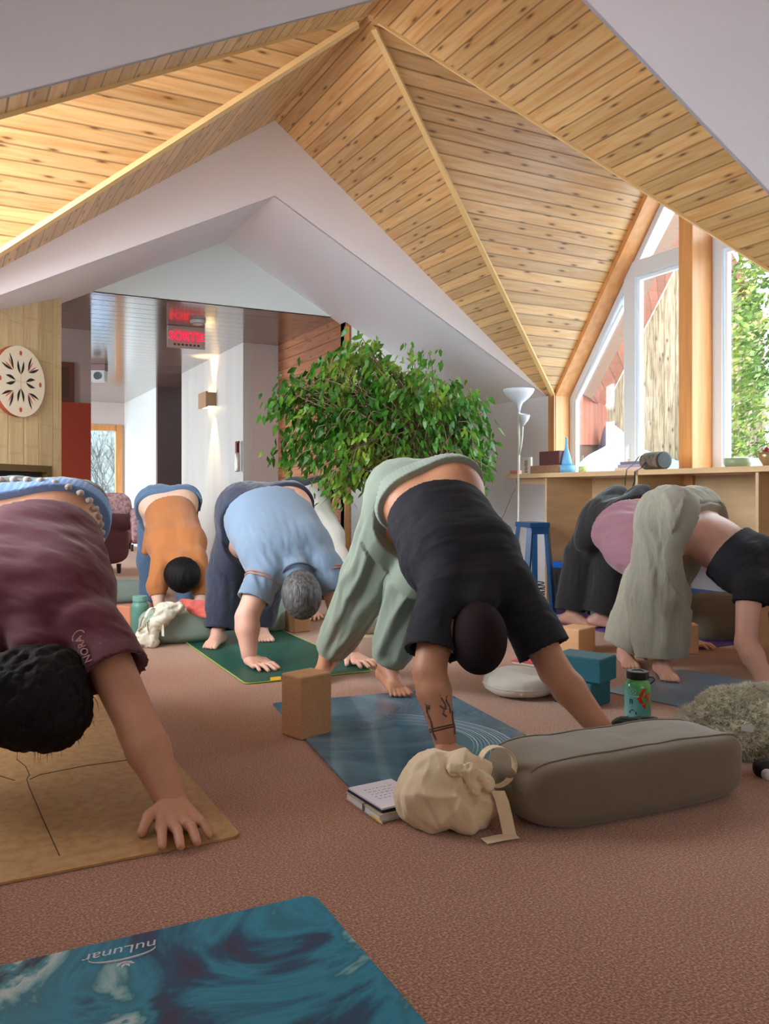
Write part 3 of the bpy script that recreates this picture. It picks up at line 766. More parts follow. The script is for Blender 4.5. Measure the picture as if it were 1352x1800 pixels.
def yogi(key, J, label, skinmat, s=1., thick=1., h=.009, hh=.004, headdir=None, facedir=None, heelup=.0, footd=None, handd=None, thumbs=None, hand_s=1., zh=.006, arm=1.0, wrist=None, head_s=1.0):
    """J: joints in world metres. Builds the continuous body; returns (Thing, J arrays, basis)"""
    J = {k: A_(v) for k, v in J.items()}
    org = (J['ankL'] + J['ankR'] + J['wrL'] + J['wrR']) / 4; org[2] = 0
    T = Thing('person', label, 'person', tuple(org))
    pelv = (J['hipL'] + J['hipR']) / 2; shm = (J['shL'] + J['shR']) / 2
    side = unit(J['shR'] - J['shL']); down = unit(shm - pelv); back = np.cross(side, down)
    if back[2] < 0: back = -back
    back = unit(back - down * (back @ down))
    t = thick
    chest = shm * .72 + pelv * .28; waist = shm * .36 + pelv * .64; neck = J.get('neck', shm + down * .05)
    hd = J['head']; s0 = s; hdir = unit(hd - neck); fdir = unit(-back * .2 + unit(-down) * -0. - back * .8) if facedir is None else unit(facedir)
    fdir = unit(fdir - hdir * (fdir @ hdir)); hs = np.cross(hdir, fdir)
    B = []
    # trunk
    hl, hr = J['hipL'], J['hipR']
    B += [('c', pelv + back * .0, waist, .125 * s * t, .115 * s * t, .05), ('c', hl + (pelv - hl) * .1, waist - side * .055 * s * t, .115 * s * t, .09 * s * t, .06), ('c', hr + (pelv - hr) * .1, waist + side * .055 * s * t, .115 * s * t, .09 * s * t, .06),
          ('c', waist - side * .05 * s, chest - side * .085 * s, .095 * s * t, .10 * s * t, .06), ('c', waist + side * .05 * s, chest + side * .085 * s, .095 * s * t, .10 * s * t, .06),
          ('c', chest - side * .08 * s, J['shL'] + (shm - J['shL']) * .25, .095 * s * t, .062 * s, .06), ('c', chest + side * .08 * s, J['shR'] + (shm - J['shR']) * .25, .095 * s * t, .062 * s, .06),
          ('c', chest, shm, .10 * s, .07 * s, .05), ('c', shm, neck, .065 * s, .056 * s, .04), ('c', neck, hd - hdir * .03 * s, .054 * s, .055 * s, .03)]
    # buttocks
    for q_ in (hl, hr): B.append(('e', q_ + back * .012 * s - down * .02 * s, (side, down, back), (.112 * s * t, .13 * s * t, .108 * s * t), .05))
    # head: cranium, jaw, nose, chin, ears, brow
    s = s0 * head_s
    B += [('e', hd, (hdir, fdir, hs), (.108 * s, .092 * s, .077 * s), .02), ('e', hd + fdir * .038 * s - hdir * .045 * s, (hdir, fdir, hs), (.072 * s, .055 * s, .058 * s), .03),
          ('c', hd + fdir * .088 * s - hdir * .005 * s, hd + fdir * .107 * s - hdir * .038 * s, .010 * s, .015 * s, .012), ('e', hd + fdir * .078 * s - hdir * .098 * s, (hdir, fdir, hs), (.02 * s, .018 * s, .024 * s), .02),
          ('c', hd + fdir * .084 * s - hdir * .066 * s - hs * .018 * s, hd + fdir * .084 * s - hdir * .066 * s + hs * .018 * s, .009 * s, .009 * s, .008)]
    for sg in (-1, 1):
        B.append(('e', hd + hs * sg * .078 * s - hdir * .012 * s, (hdir, fdir, hs), (.032 * s, .019 * s, .010 * s), .006))
        B.append(('-c', hd + fdir * .098 * s + hs * sg * .031 * s - hdir * .006 * s, hd + fdir * .098 * s + hs * sg * .033 * s - hdir * .006 * s, .016 * s, .016 * s, .0))
        B.append(('e', hd + fdir * .076 * s + hs * sg * .031 * s - hdir * .006 * s, (hdir, fdir, hs), (.013 * s,) * 3, .003))
    s = s0; EX = []
    for X in 'LR':
        wr_ = wrist or arm
        B += [('c', J['sh' + X], J['el' + X], .052 * s * max(arm, t ** .5), .042 * s * arm, .03), ('e', J['sh' + X], (side, down, back), (.06 * s,) * 3, .04),
              ('c', J['el' + X], J['el' + X] * .72 + J['wr' + X] * .28, .041 * s * arm, .043 * s * arm, .02), ('c', J['el' + X] * .72 + J['wr' + X] * .28, J['wr' + X], .043 * s * arm, .027 * s * wr_, .02)]
        B += [('c', J['hip' + X], J['kn' + X], .095 * s * t, .056 * s, .05), ('c', J['kn' + X], J['kn' + X] * .7 + J['ank' + X] * .3 , .054 * s, .056 * s, .03), ('c', J['kn' + X] * .7 + J['ank' + X] * .3, J['ank' + X], .056 * s, .036 * s, .03)]
        hdv = handd[X] if handd else -cdir(0, 1)
        sg = (1 if X == 'L' else -1) if thumbs is None else thumbs[X]
        EX.append((hand_prims(J['wr' + X], hdv, sg, hand_s, z=zh), hh))
        fdv = footd[X] if footd else -cdir(0, 1)
        EX.append((foot_prims(J['ank' + X], fdv, s, heelup, z=zh), .005))
    soft('body', B, h, skinmat, T.o, org, extra=EX)
    return T, J, dict(pelv=pelv, shm=shm, side=side, down=down, back=back, chest=chest, waist=waist, neck=neck, hd=hd, hdir=hdir, fdir=fdir, hs=hs, org=org, s=s, t=t, head_s=head_s)

def shirt_prims(J, b, hem, sl, off=.018, sleeve=.55, flare=.02, sr=.075, hem_n=None, collar=.10):
    """tee or long-sleeved top.  hem: point on the trunk axis fraction from pelvis(0) to shoulders(1); sleeve: fraction of upper arm (1..2 reaches to the wrist)"""
    s, t = b['s'], b['t']; side, down, back = b['side'], b['down'], b['back']; o = off
    hp = b['pelv'] + (b['shm'] - b['pelv']) * hem
    top = b['pelv'] + (b['shm'] - b['pelv']) * (hem - .12)
    P = []
    P += [('c', top, b['chest'], (.13 + flare) * s * t + o, .12 * s * t + o, .05)]
    for sg, X in ((-1, 'L'), (1, 'R')):
        P += [('c', top + side * sg * .06 * s * t, b['chest'] + side * sg * .085 * s * t, (.105 + flare) * s * t + o, .105 * s * t + o, .06),
              ('c', b['chest'] + side * sg * .085 * s, J['sh' + X] + (b['shm'] - J['sh' + X]) * .2, .105 * s * t + o, .066 * s + o, .06)]
        a0, a1, a2 = J['sh' + X], J['el' + X], J['wr' + X]
        if sleeve <= 1:
            e = a0 + (a1 - a0) * min(1, sleeve + .25); P.append(('c', a0, e, .058 * s + o, sr, .045))
        else:
            P += [('c', a0, a1, .056 * s + o, .046 * s + o, .045), ('c', a1, a1 + (a2 - a1) * (sleeve - .9), .046 * s + o, .036 * s + o, .03)]
    P += [('c', b['shm'], b['neck'], .07 * s + o, .060 * s + o * .4, .05)]
    nrm = -down if hem_n is None else unit(hem_n)
    P.append(('cut', hp, nrm, hp - down * .17, .34 * s * t))
    # neck opening
    nn = unit(b['hd'] - b['neck']); P.append(('cut', b['neck'] + nn * collar * .5, nn, b['neck'] + nn * (.13), .125))
    for X in 'LR':
        a0, a1, a2 = J['sh' + X], J['el' + X], J['wr' + X]
        if sleeve <= 1:
            d = unit(a1 - a0); c = a0 + (a1 - a0) * sleeve; r_ = sr + .03; rb_ = .058 * s + o; rc_ = rb_ + (sr - rb_) * sleeve / min(1, sleeve + .25); P.append(('cut', c, d, c + d * (r_ + .02), r_ + .05)); P.append(('-c', c - d * .05, c + d * .05, rc_ - .020, rc_ - .016, 0))
        else:
            d = unit(a2 - a1); c = a1 + (a2 - a1) * (sleeve - 1); r_ = .06; P.append(('cut', c, d, c + d * (r_ + .02), r_ + .03)); P.append(('-c', c - d * .03, c + d * .04, .037 * s, .036 * s, 0))
    return P
def pants_prims(J, b, top=.18, rk=.08, ra=.06, rh=.11, end=.93, off=.014, seat=.0, rtop=None, cuff=True, top_n=None):
    s, t = b['s'], b['t']; side, down, back = b['side'], b['down'], b['back']; o = off
    hl, hr = J['hipL'], J['hipR']; pelv = b['pelv']; w_ = b['pelv'] + (b['shm'] - b['pelv']) * (top + .12)
    P = [('c', pelv, w_, .13 * s * t + o, .122 * s * t + o, .05)]
    for q_, sg in ((hl, -1), (hr, 1)):
        P += [('e', q_ + back * .012 * s - down * .02 * s, (side, down, back), (.112 * s * t + o, .13 * s * t + o, .108 * s * t + o + seat), .05),
              ('c', q_ + (pelv - q_) * .1, w_ + side * sg * .055 * s * t, .117 * s * t + o, .093 * s * t + o, .06)]
    for X in 'LR':
        h_, k_, a_ = J['hip' + X], J['kn' + X], J['ank' + X]; e = k_ + (a_ - k_) * end
        P += [('c', h_, k_, rh * s + o, rk, .05), ('c', k_, e + (a_ - k_) * .06, rk, ra, .04)]
    wp = b['pelv'] + (b['shm'] - b['pelv']) * top
    P.append(('cut', wp, down if top_n is None else unit(top_n), wp + down * .16, .30 * s * t))
    for X in 'LR':
        k_, a_ = J['kn' + X], J['ank' + X]; c = k_ + (a_ - k_) * end; d = unit(a_ - k_)
        P.append(('cut', c, d, c + d * (ra + .03), ra + .08)); P.append(('-c', c - d * .04, c + d * .05, ra - .022, ra - .018, 0))
    return P
def strands(name, c, axes, r, m, T, n, length, org, drop=(0, 0, -1), seed=1, rad=.0016, curl=.02):
    rnd = random.Random(seed); mb = MB()
    for i in range(n):
        d = V((rnd.gauss(0, 1), rnd.gauss(0, 1), rnd.gauss(0, 1))).normalized()
        p = V(tuple(c)) + sum((V(tuple(axes[k])) * d[k] * r[k] for k in range(3)), V((0, 0, 0)))
        pts = [p]; dd = (V(tuple(axes[0])) * d[0] + V(tuple(axes[1])) * d[1] + V(tuple(axes[2])) * d[2]) * .4
        for k in range(4):
            dd = dd + V(drop) * .45 + V((rnd.uniform(-1, 1), rnd.uniform(-1, 1), rnd.uniform(-.5, .5))) * curl * 12
            q_ = pts[-1] + dd.normalized() * length / 4
            if q_.z < .012: q_.z = .012
            pts.append(q_)
        mb.tube([q - V(tuple(org)) for q in pts], [rad, rad, rad * .8, rad * .5, rad * .2], 3, False)
    return mb

def waist_prims(J, b, top, width, off, top_n=None):
    s, t = b['s'], b['t']; side, down, back = b['side'], b['down'], b['back']; o = off; pelv = b['pelv']; w_ = pelv + (b['shm'] - pelv) * (top + .12)
    P = [('c', pelv, w_, .13 * s * t + o, .122 * s * t + o, .05)]
    for q_, sg in ((J['hipL'], -1), (J['hipR'], 1)):
        P += [('e', q_ + back * .012 * s - down * .02 * s, (side, down, back), (.112 * s * t + o, .13 * s * t + o, .108 * s * t + o), .05),
              ('c', q_ + (pelv - q_) * .1, w_ + side * sg * .055 * s * t, .117 * s * t + o, .093 * s * t + o, .06)]
    wp = pelv + (b['shm'] - pelv) * top; n = down if top_n is None else unit(top_n)
    P += [('cut', wp, n), ('cut', wp - n * width, -n)]
    return P
# ------------------------------------------------------------------ the seven people
def fabric(name, c, rib=0, var=.08, rough=.85, bump=.25, bscale=220, sheen=.3, stretch=(1, 1, 1), vscale=6, **k):
    return mat(name, c, rough, var=var, vscale=vscale, bump=bump, bscale=bscale, sheen=sheen, bdist=.003, stretch=stretch, **k)
SK_L = skin('rosy', srgb(228, 176, 152)); SK_M = skin('tan', srgb(206, 150, 118)); SK_P = skin('pale', srgb(236, 196, 172)); SK_D = skin('olive', srgb(196, 138, 104))
HAIRB = mat('black_hair', srgb(16, 12, 11), .7, spec=.25, var=.3, vscale=30, bump=.3, bscale=120, stretch=(1, 1, .2))
HAIRG = mat('grey_hair', srgb(110, 108, 106), .55, vscale=60, bump=.6, bscale=150, col2=srgb(56, 52, 52), stretch=(1, 1, .25))
HAIRD = mat('cropped_dark_hair', srgb(34, 20, 19), .85, spec=.2, bump=.3, bscale=300)
def J_(d):
    return {k: at(*v) for k, v in d.items()}
def lens(key, J):
    L = lambda a, b: round(float(np.linalg.norm(np.array(J[a]) - np.array(J[b]))), 2)
    print('LIMBS', key, {X: dict(ua=L('sh' + X, 'el' + X), fa=L('el' + X, 'wr' + X), th=L('hip' + X, 'kn' + X), sh=L('kn' + X, 'ank' + X)) for X in 'LR'}, 'shw', L('shL', 'shR'), 'trunkL', L('hipL', 'shL'), 'trunkR', L('hipR', 'shR'))
def haircap(b, T, m, label, r=(.118, .104, .092), k=.0, off=(-.0, -.012, 0), h=.007, extra=(), cutface=.035, fold=()):
    hd, H1, F1, S1, s = b['hd'], b['hdir'], b['fdir'], b['hs'], b['s'] * b['head_s']
    c = hd + H1 * off[0] + F1 * off[1]
    P = [('e', c, (H1, F1, S1), tuple(x * s for x in r), .02)] + list(extra)
    P.append(('cut', hd + F1 * cutface, F1 * 1 - H1 * .55, hd + F1 * .12 - H1 * .05, .16))
    return soft('hair', P, h, m, T.o, b['org'], label=label, fold=fold)

# ---- person with the black tee and sage trousers, centre
J = J_(dict(hipL=(706, 874, 3.70), hipR=(798, 870, 3.60), shL=(780, 1035, 3.12), shR=(893, 1022, 3.22), elL=(755, 1180, 2.97), elR=(975, 1178, 3.1), wrL=(783, 1305, 2.90), wrR=(1068, 1297, 2.99),
            neck=(836, 1058, 3.08), head=(841, 1122, 3.0), knL=(650, 1015, 3.95), knR=(735, 1030, 3.78), ankL=(578, 1150, 4.25), ankR=(680, 1168, 3.95)))
lens('black', J)
T, J, b = yogi('black', J, 'person in black t-shirt and sage green trousers bent forward on the dark blue marbled mat', SK_D, s=1.08, h=.008, hh=.0035, arm=1.28, wrist=1.35, hand_s=1.2, head_s=1.1,
            handd=dict(L=cdir(.1, -1), R=cdir(.55, -.8)), footd=dict(L=cdir(-.3, -1), R=cdir(.35, -1)), heelup=.03)
BLK = fabric('black_jersey', srgb(20, 20, 29), var=.1, sheen=.0)
soft('t_shirt', shirt_prims(J, b, .23, 0, off=.024, sleeve=.76, flare=.016, sr=.108, collar=.16), .008, BLK, T.o, b['org'],
     fold=[dict(amp=.007, sc=2.6, axis=b['side'], squash=4, seed=4), dict(amp=.004, sc=6., axis=b['side'], squash=4, seed=9)])
SAGE = fabric('sage_cotton', srgb(138, 150, 132), var=.07, vscale=3)
soft('trousers', pants_prims(J, b, top=.0, rk=.125, ra=.082, rh=.115, end=.93, off=.018), .008, SAGE, T.o, b['org'],
     fold=[dict(amp=.020, sc=3.4, axis=unit(J['hipL'] - J['ankL']), squash=6, seed=3, mask=lambda P: np.clip((1.0 - P[:, 2]) * 4, 0, 1)), dict(amp=.005, sc=5.5, seed=7, axis=unit(J['hipL'] - J['ankL']), squash=4)], )
def waistband(T, b, J, top, m, width=.05, off=.026, label=None, name='waistband', top_n=None):
    rib = lambda P: P + (P - b['waist']) * (.004 * np.sin(np.arctan2((P - b['waist']) @ b['back'], (P - b['waist']) @ b['side']) * 60))[:, None]
    return soft(name, waist_prims(J, b, top, width, off, top_n), .006, m, T.o, b['org'], label=label, post=rib)
waistband(T, b, J, .03, fabric('sage_elastic', srgb(150, 162, 146)), .06, .027, label='gathered sage waistband')
haircap(b, T, HAIRD, 'closely cropped dark hair', r=(.112, .098, .084), off=(.0, -.006))
# tattoo marks on the forearm and a leather bracelet
TAT = mat('tattoo_ink', srgb(104, 78, 70), .6)
br = MB(); w = J['wrL'] - b['org']; dr = unit(J['elL'] - J['wrL']); q0 = w + dr * .045
sd = unit(np.cross(dr, (0, 0, 1.))); u2 = np.cross(dr, sd)
for off_ in (0, .008):
    br.tube([V(tuple(q0 + dr * off_ + (sd * math.cos(a) + u2 * math.sin(a)) * .044)) for a in [i * math.pi / 10 for i in range(21)]], .003, 6, False)
T.part('bracelet', br, mat('brown_leather', srgb(74, 44, 34), .6), smooth=True)
rnd = random.Random(12); vs_body = None
tb = MB()
a_, w_ = J['elL'] - b['org'], J['wrL'] - b['org']
def on_arm(t, ang, r_=.0415):
    # point on the forearm facing the camera side
    ax = unit(w_ - a_); s1 = np.array(tuple(cdir(1, 0))); s1 = unit(s1 - ax * (s1 @ ax)); f1 = np.cross(ax, s1)
    if f1 @ np.array(tuple(cdir(0, -1))) < 0: f1 = -f1
    rr = (.0575 if t < .28 else .0594 - (t - .28) / .72 * .020) + .0008
    return V(tuple(a_ + (w_ - a_) * t + s1 * math.sin(ang) * rr + f1 * math.cos(ang) * rr))
for path in ([(.2, .35), (.3, .2), (.42, .3), (.5, .5), (.6, .45)], [(.25, .6), (.35, .75), (.45, .6), (.55, .85), (.66, .8)], [(.45, -.75), (.55, -.9), (.7, -.8), (.85, -.95), (.97, -.8)], [(.5, .1), (.56, .35), (.62, .2), (.68, .5)], [(.6, 1.1), (.72, 1.0), (.84, 1.15), (.95, 1.0)], [(.43, -.9), (.48, -.6), (.53, -.75)]):
    pts = [on_arm(t, a) for t, a in path]; pp = []
    for i in range(len(pts) - 1): pp += [pts[i].lerp(pts[i + 1], k / 4) for k in range(4)]
    tb.tube(pp, [.0022 + .0025 * abs(math.sin(i * 1.3)) for i in range(len(pp))], 5, False)
T.part('tattoo', tb, TAT, smooth=True, label='dark tattoo lines on the forearm')

# ---- maroon tee, nearest at the left
J = J_(dict(hipL=(3, 930, 3.12), hipR=(106, 929, 3.14), shL=(-40, 1100, 2.66), shR=(165, 1105, 2.66), elL=(-120, 1285, 2.47), elR=(245, 1282, 2.47), wrL=(-190, 1405, 2.35), wrR=(302, 1408, 2.36),
            neck=(64, 1135, 2.58), head=(66, 1238, 2.47), knL=(0, 1020, 3.42), knR=(105, 1020, 3.42), ankL=(5, 1110, 3.68), ankR=(110, 1110, 3.68)))
lens('maroon', J)
T, J, b = yogi('maroon', J, 'person in maroon t-shirt bent over the cork mat at the left edge', SK_M, s=1.0, thick=1.24, h=.008, hh=.0035, arm=1.42, wrist=1.6,
            handd=dict(L=cdir(-.4, -1), R=cdir(.42, -.9)), footd=dict(L=cdir(.1, -1), R=cdir(.1, -1)), hand_s=1.36, zh=.008)
MAR = fabric('maroon_jersey', srgb(92, 26, 40), var=.1)
soft('t_shirt', shirt_prims(J, b, .22, 0, off=.028, sleeve=.44, flare=.014, sr=.120), .008, MAR, T.o, b['org'],
     fold=[dict(amp=.009, sc=2.8, axis=b['side'] + b['down'] * .4, squash=5, seed=14), dict(amp=.004, sc=6., axis=b['side'] + b['down'] * .4, squash=4, seed=19)])
soft('trousers', pants_prims(J, b, top=-.05, rk=.10, ra=.075, rh=.12, end=.9, off=.02), .009, fabric('moss_cotton', srgb(52, 62, 46)), T.o, b['org'],
     fold=[dict(amp=.008, sc=4, seed=5, axis=(0, 0, 1), squash=4)])
waistband(T, b, J, .04, fabric('sky_blue_waistband', srgb(122, 158, 206)), .06, .026, label='light blue waistband')
mb = MB(); c0 = b['pelv'] - (b['shm'] - b['pelv']) * .07 - b['org']
for k in range(34):
    a = 2 * math.pi * k / 34; x, y = math.cos(a), math.sin(a); e = 2.6; q_ = (abs(x) ** e + abs(y) ** e) ** (-1 / e)
    p = c0 + b['side'] * x * q_ * .262 + b['back'] * y * q_ * .190
    sb = superbox(.015, .015, .012, 2.2, 8, 6, c=tuple(p)); mb.add(sb.v, sb.f)
T.part('beaded_trim', mb, fabric('sand_trim', srgb(186, 172, 156)), smooth=True, label='row of knotted sand-coloured beads along the waistband')
hd = b['hd']; hz = np.array([0, 0, 1.])
ex = [('e', hd + b['hs'] * .05 + b['hdir'] * .02, (b['hdir'], b['fdir'], b['hs']), (.115, .11, .10), .04), ('e', hd - b['hs'] * .08 - b['hdir'] * .02 - b['fdir'] * .02, (b['hdir'], b['fdir'], b['hs']), (.125, .11, .11), .04),
      ('e', hd - b['hdir'] * .06 - b['fdir'] * .05, (b['hdir'], b['fdir'], b['hs']), (.10, .07, .14), .04)]
haircap(b, T, HAIRB, 'thick black hair hanging down', r=(.135, .125, .13), extra=ex, cutface=.07, fold=[dict(amp=.01, sc=7, seed=2), dict(amp=.004, sc=22, seed=3, axis=(0, 0, 1), squash=3)])
mb = strands('h', hd - b['fdir'] * .02, (b['hdir'], b['fdir'], b['hs']), (.12, .11, .15), HAIRB, T, 110, .06, b['org'], seed=4, rad=.0011)
T.part('loose_hair', mb, HAIRB, label='loose strands of black hair', kind='stuff')
# script on the sleeve
def text_mesh(name, body, size, m, M, parent=None, ext=.0006, shear=0., align='CENTER'):
    cu = bpy.data.curves.new(name, 'FONT'); cu.body = body; cu.size = size; cu.extrude = ext; cu.align_x = align; cu.align_y = 'CENTER'; cu.shear = shear
    o = bpy.data.objects.new(name, cu); COL.objects.link(o); dg = bpy.context.evaluated_depsgraph_get()
    me = bpy.data.meshes.new_from_object(o.evaluated_get(dg)); bpy.data.objects.remove(o); bpy.data.curves.remove(cu)
    me.transform(M); me.materials.clear(); me.materials.append(m); o = bpy.data.objects.new(name, me); COL.objects.link(o)
    if parent: o.parent = parent
    return o
ax = unit(J['elR'] - J['shR']); fc = unit(np.array(tuple(cdir(-.25, -1, .25)))); fc = unit(fc - ax * (fc @ ax)); up_ = np.cross(fc, ax)
pc = J['shR'] + (J['elR'] - J['shR']) * .30 + fc * .1085 - b['org']
M4 = Matrix(((-ax[0], -up_[0], fc[0], pc[0]), (-ax[1], -up_[1], fc[1], pc[1]), (-ax[2], -up_[2], fc[2], pc[2]), (0, 0, 0, 1)))
em = MB(); e0 = V(tuple(pc)); ea, eb = V(tuple(-ax)), V(tuple(-up_))
em.tube([e0 + ea * (.050 + .020 * math.sin(t)) + eb * (.022 * math.cos(t)) for t in [i * math.pi / 10 for i in range(11)]], .0018, 5); T.part('sleeve_emblem', em, mat('sleeve_print_ink', srgb(176, 130, 124), .8))
text_mesh('sleeve_print', 'NORA', .034, mat('sleeve_print_ink', srgb(176, 130, 124), .8), M4, T.o, .002, .3)['label'] = 'faded pinkish lettering on the sleeve'

# ---- grey-blue tee with grey hair, on the green mat
J = J_(dict(hipL=(430, 902, 5.10), hipR=(508, 902, 5.02), shL=(468, 1005, 4.62), shR=(575, 992, 4.70), elL=(434, 1085, 4.5), elR=(598, 1075, 4.6), wrL=(438, 1152, 4.45), wrR=(618, 1148, 4.56),
            neck=(523, 1005, 4.60), head=(530, 1047, 4.48), knL=(398, 1010, 5.22), knR=(470, 1010, 5.3), ankL=(384, 1110, 5.12), ankR=(458, 1100, 5.34)))
lens('blue', J)
T, J, b = yogi('blue', J, 'person in grey-blue t-shirt and navy trousers with short grey hair', SK_L, s=1.04, thick=1.2, h=.009, hh=.004, arm=1.42, wrist=1.45, hand_s=1.2, head_s=1.16,
            handd=dict(L=cdir(.75, -.75), R=cdir(.6, -.9)), footd=dict(L=cdir(-.1, -1), R=cdir(.35, -1)))
soft('t_shirt', shirt_prims(J, b, .09, 0, off=.026, sleeve=.62, flare=.03, sr=.10, hem_n=-(b['down'] * .55 + A_(cdir(.12, -1, -.5)) * .45)), .009, fabric('grey_blue_jersey', srgb(118, 139, 160), var=.05), T.o, b['org'],
     fold=[dict(amp=.010, sc=2.4, axis=b['down'], squash=4, seed=24, mask=lambda P: np.clip((.86 - P[:, 2]) * 5, .1, 1)), dict(amp=.004, sc=6., axis=b['down'], squash=4, seed=29, mask=lambda P: np.clip((.86 - P[:, 2]) * 5, .1, 1))])
soft('trousers', pants_prims(J, b, top=.035, rk=.115, ra=.09, rh=.12, end=.95, off=.02, top_n=b['down'] * .55 + A_(cdir(.12, -1, -.4)) * .45), .009, fabric('navy_cotton', srgb(44, 50, 68)), T.o, b['org'],
     fold=[dict(amp=.008, sc=4, seed=25, axis=(0, 0, 1), squash=4), dict(amp=.003, sc=10, seed=26)])
cl = MB(); c0_ = b['neck'] + b['hdir'] * .02 - b['org']; cl.tube([V(tuple(c0_ + (b['fdir'] * math.cos(a) * .092 + b['hs'] * math.sin(a) * .088))) for a in [i * math.pi / 16 for i in range(33)]], .0065, 8, False)
T.part('collar', cl, fabric('slate_rib', srgb(70, 82, 98)), smooth=True, label='dark ribbed collar')
haircap(b, T, HAIRG, 'short grey hair', r=(.115, .102, .088), off=(.0, -.008), fold=[dict(amp=.004, sc=24, seed=3, axis=b['hdir'], squash=3)])
for X in 'LR':
    st = MB()
    d = unit(J['el' + X] - J['sh' + X]); 
    for f_, rr in ((.16, .098), (.22, .1)):
        c = J['sh' + X] + (J['el' + X] - J['sh' + X]) * f_ - b['org']; s1 = unit(np.cross(d, (0, 0, 1.))); s2 = np.cross(d, s1)
        st.tube([V(tuple(c + (s1 * math.cos(a) + s2 * math.sin(a)) * rr)) for a in [i * math.pi / 16 for i in range(33)]], .004, 6, False)
    T.part('sleeve_stripe', st, fabric('rust_ribbon', srgb(168, 112, 78)), smooth=True, label='rust piping round the sleeve')

# ---- orange top and jeans
J = J_(dict(hipL=(273, 889, 6.3), hipR=(321, 889, 6.3), shL=(286, 983, 5.78), shR=(344, 983, 5.78), elL=(276, 1030, 5.68), elR=(354, 1032, 5.7), wrL=(281, 1084, 5.62), wrR=(352, 1088, 5.6),
            neck=(317, 985, 5.72), head=(321, 1014, 5.62), knL=(262, 985, 6.5), knR=(325, 985, 6.5), ankL=(262, 1056, 6.62), ankR=(325, 1056, 6.62)))
lens('orange', J)
T, J, b = yogi('orange', J, 'person in rust orange long-sleeved top and blue jeans, black hair, behind the cream tote', SK_P, s=.98, thick=.98, h=.010, hh=.005,
            handd=dict(L=cdir(0, -1), R=cdir(0, -1)), footd=dict(L=cdir(-.1, -1), R=cdir(.1, -1)))
soft('long_sleeved_top', shirt_prims(J, b, .13, 0, off=.018, sleeve=1.25, flare=.004), .009, fabric('rust_jersey', srgb(186, 116, 60), var=.05), T.o, b['org'],
     fold=[dict(amp=.006, sc=3.2, axis=b['down'], squash=4, seed=34)])
flap = [('c', A_(at(272, 905, 6.12)), A_(at(258, 968, 6.12)), .05, .035, .03)]
soft('top_hem', flap, .01, MATS['rust_jersey'], T.o, b['org'], fold=[dict(amp=.005, sc=6, seed=3, axis=(0, 0, 1))])
soft('jeans', pants_prims(J, b, top=.0, rk=.085, ra=.07, rh=.115, end=.95, off=.02), .010, fabric('blue_denim', srgb(92, 122, 156), var=.12, vscale=5), T.o, b['org'],
     fold=[dict(amp=.006, sc=5, seed=35, axis=(0, 0, 1), squash=3)])
ex = [('e', b['hd'] - b['fdir'] * .04, (b['hdir'], b['fdir'], b['hs']), (.11, .09, .115), .03)]
haircap(b, T, HAIRB, 'glossy black bobbed hair', r=(.125, .11, .108), extra=ex, cutface=.05, fold=[dict(amp=.004, sc=14, seed=2, axis=(0, 0, 1), squash=4)])

# ---- white shirt, behind
J = J_(dict(hipL=(512, 874, 7.05), hipR=(558, 873, 6.95), shL=(542, 980, 6.45), shR=(594, 978, 6.38), elL=(540, 1030, 6.3), elR=(608, 1030, 6.25), wrL=(552, 1072, 6.2), wrR=(606, 1070, 6.18),
            neck=(563, 988, 6.38), head=(567, 1015, 6.28), knL=(500, 970, 7.2), knR=(545, 968, 7.2), ankL=(498, 1036, 7.35), ankR=(545, 1036, 7.35)))
lens('white', J)
T, J, b = yogi('white', J, 'person in white long-sleeved shirt and charcoal trousers half hidden behind the grey-blue t-shirt', SK_L, s=1.0, h=.011, hh=.006)
soft('shirt', shirt_prims(J, b, .08, 0, off=.02, sleeve=1.8, flare=.01), .010, fabric('cream_white_cotton', srgb(226, 222, 212), var=.04), T.o, b['org'],
     fold=[dict(amp=.007, sc=3., axis=b['down'], squash=4, seed=44)])
soft('trousers', pants_prims(J, b, top=.06, rk=.09, ra=.07, rh=.115, end=.95, off=.02), .012, fabric('charcoal_cotton', srgb(50, 58, 66)), T.o, b['org'])
haircap(b, T, HAIRD, 'short dark hair')

# ---- mauve top and black wide trousers, far right
J = J_(dict(hipL=(1060, 915, 5.66), hipR=(1104, 915, 5.5), shL=(1120, 990, 5.2), shR=(1170, 990, 5.05), elL=(1135, 1050, 5.1), elR=(1192, 1050, 4.95), wrL=(1150, 1117, 5.15), wrR=(1212, 1120, 5.05),
            neck=(1147, 997, 5.1), head=(1158, 1037, 5.02), knL=(1020, 975, 5.85), knR=(1072, 975, 5.75), ankL=(1003, 1081, 5.8), ankR=(1052, 1085, 5.72)))
lens('mauve', J)
T, J, b = yogi('mauve', J, 'person in mauve top and wide black trousers on the purple mat by the plywood counter', SK_L, s=.98, h=.010, hh=.006,
            handd=dict(L=cdir(.6, -.8), R=cdir(.6, -.8)), footd=dict(L=cdir(.8, -.5), R=cdir(.9, -.3)), heelup=.02)
soft('top', shirt_prims(J, b, .13, 0, off=.026, sleeve=.9, flare=.035, sr=.085), .009, fabric('mauve_jersey', srgb(156, 112, 124), var=.06), T.o, b['org'],
     fold=[dict(amp=.012, sc=2.8, axis=b['side'], squash=4, seed=54), dict(amp=.004, sc=7., axis=b['side'], seed=59)])
soft('wide_trousers', pants_prims(J, b, top=.10, rk=.10, ra=.115, rh=.115, end=.93, off=.018), .010, fabric('black_viscose', srgb(34, 34, 38)), T.o, b['org'],
     fold=[dict(amp=.010, sc=4, seed=55, axis=(0, 0, 1), squash=5)])
haircap(b, T, HAIRD, 'dark hair')

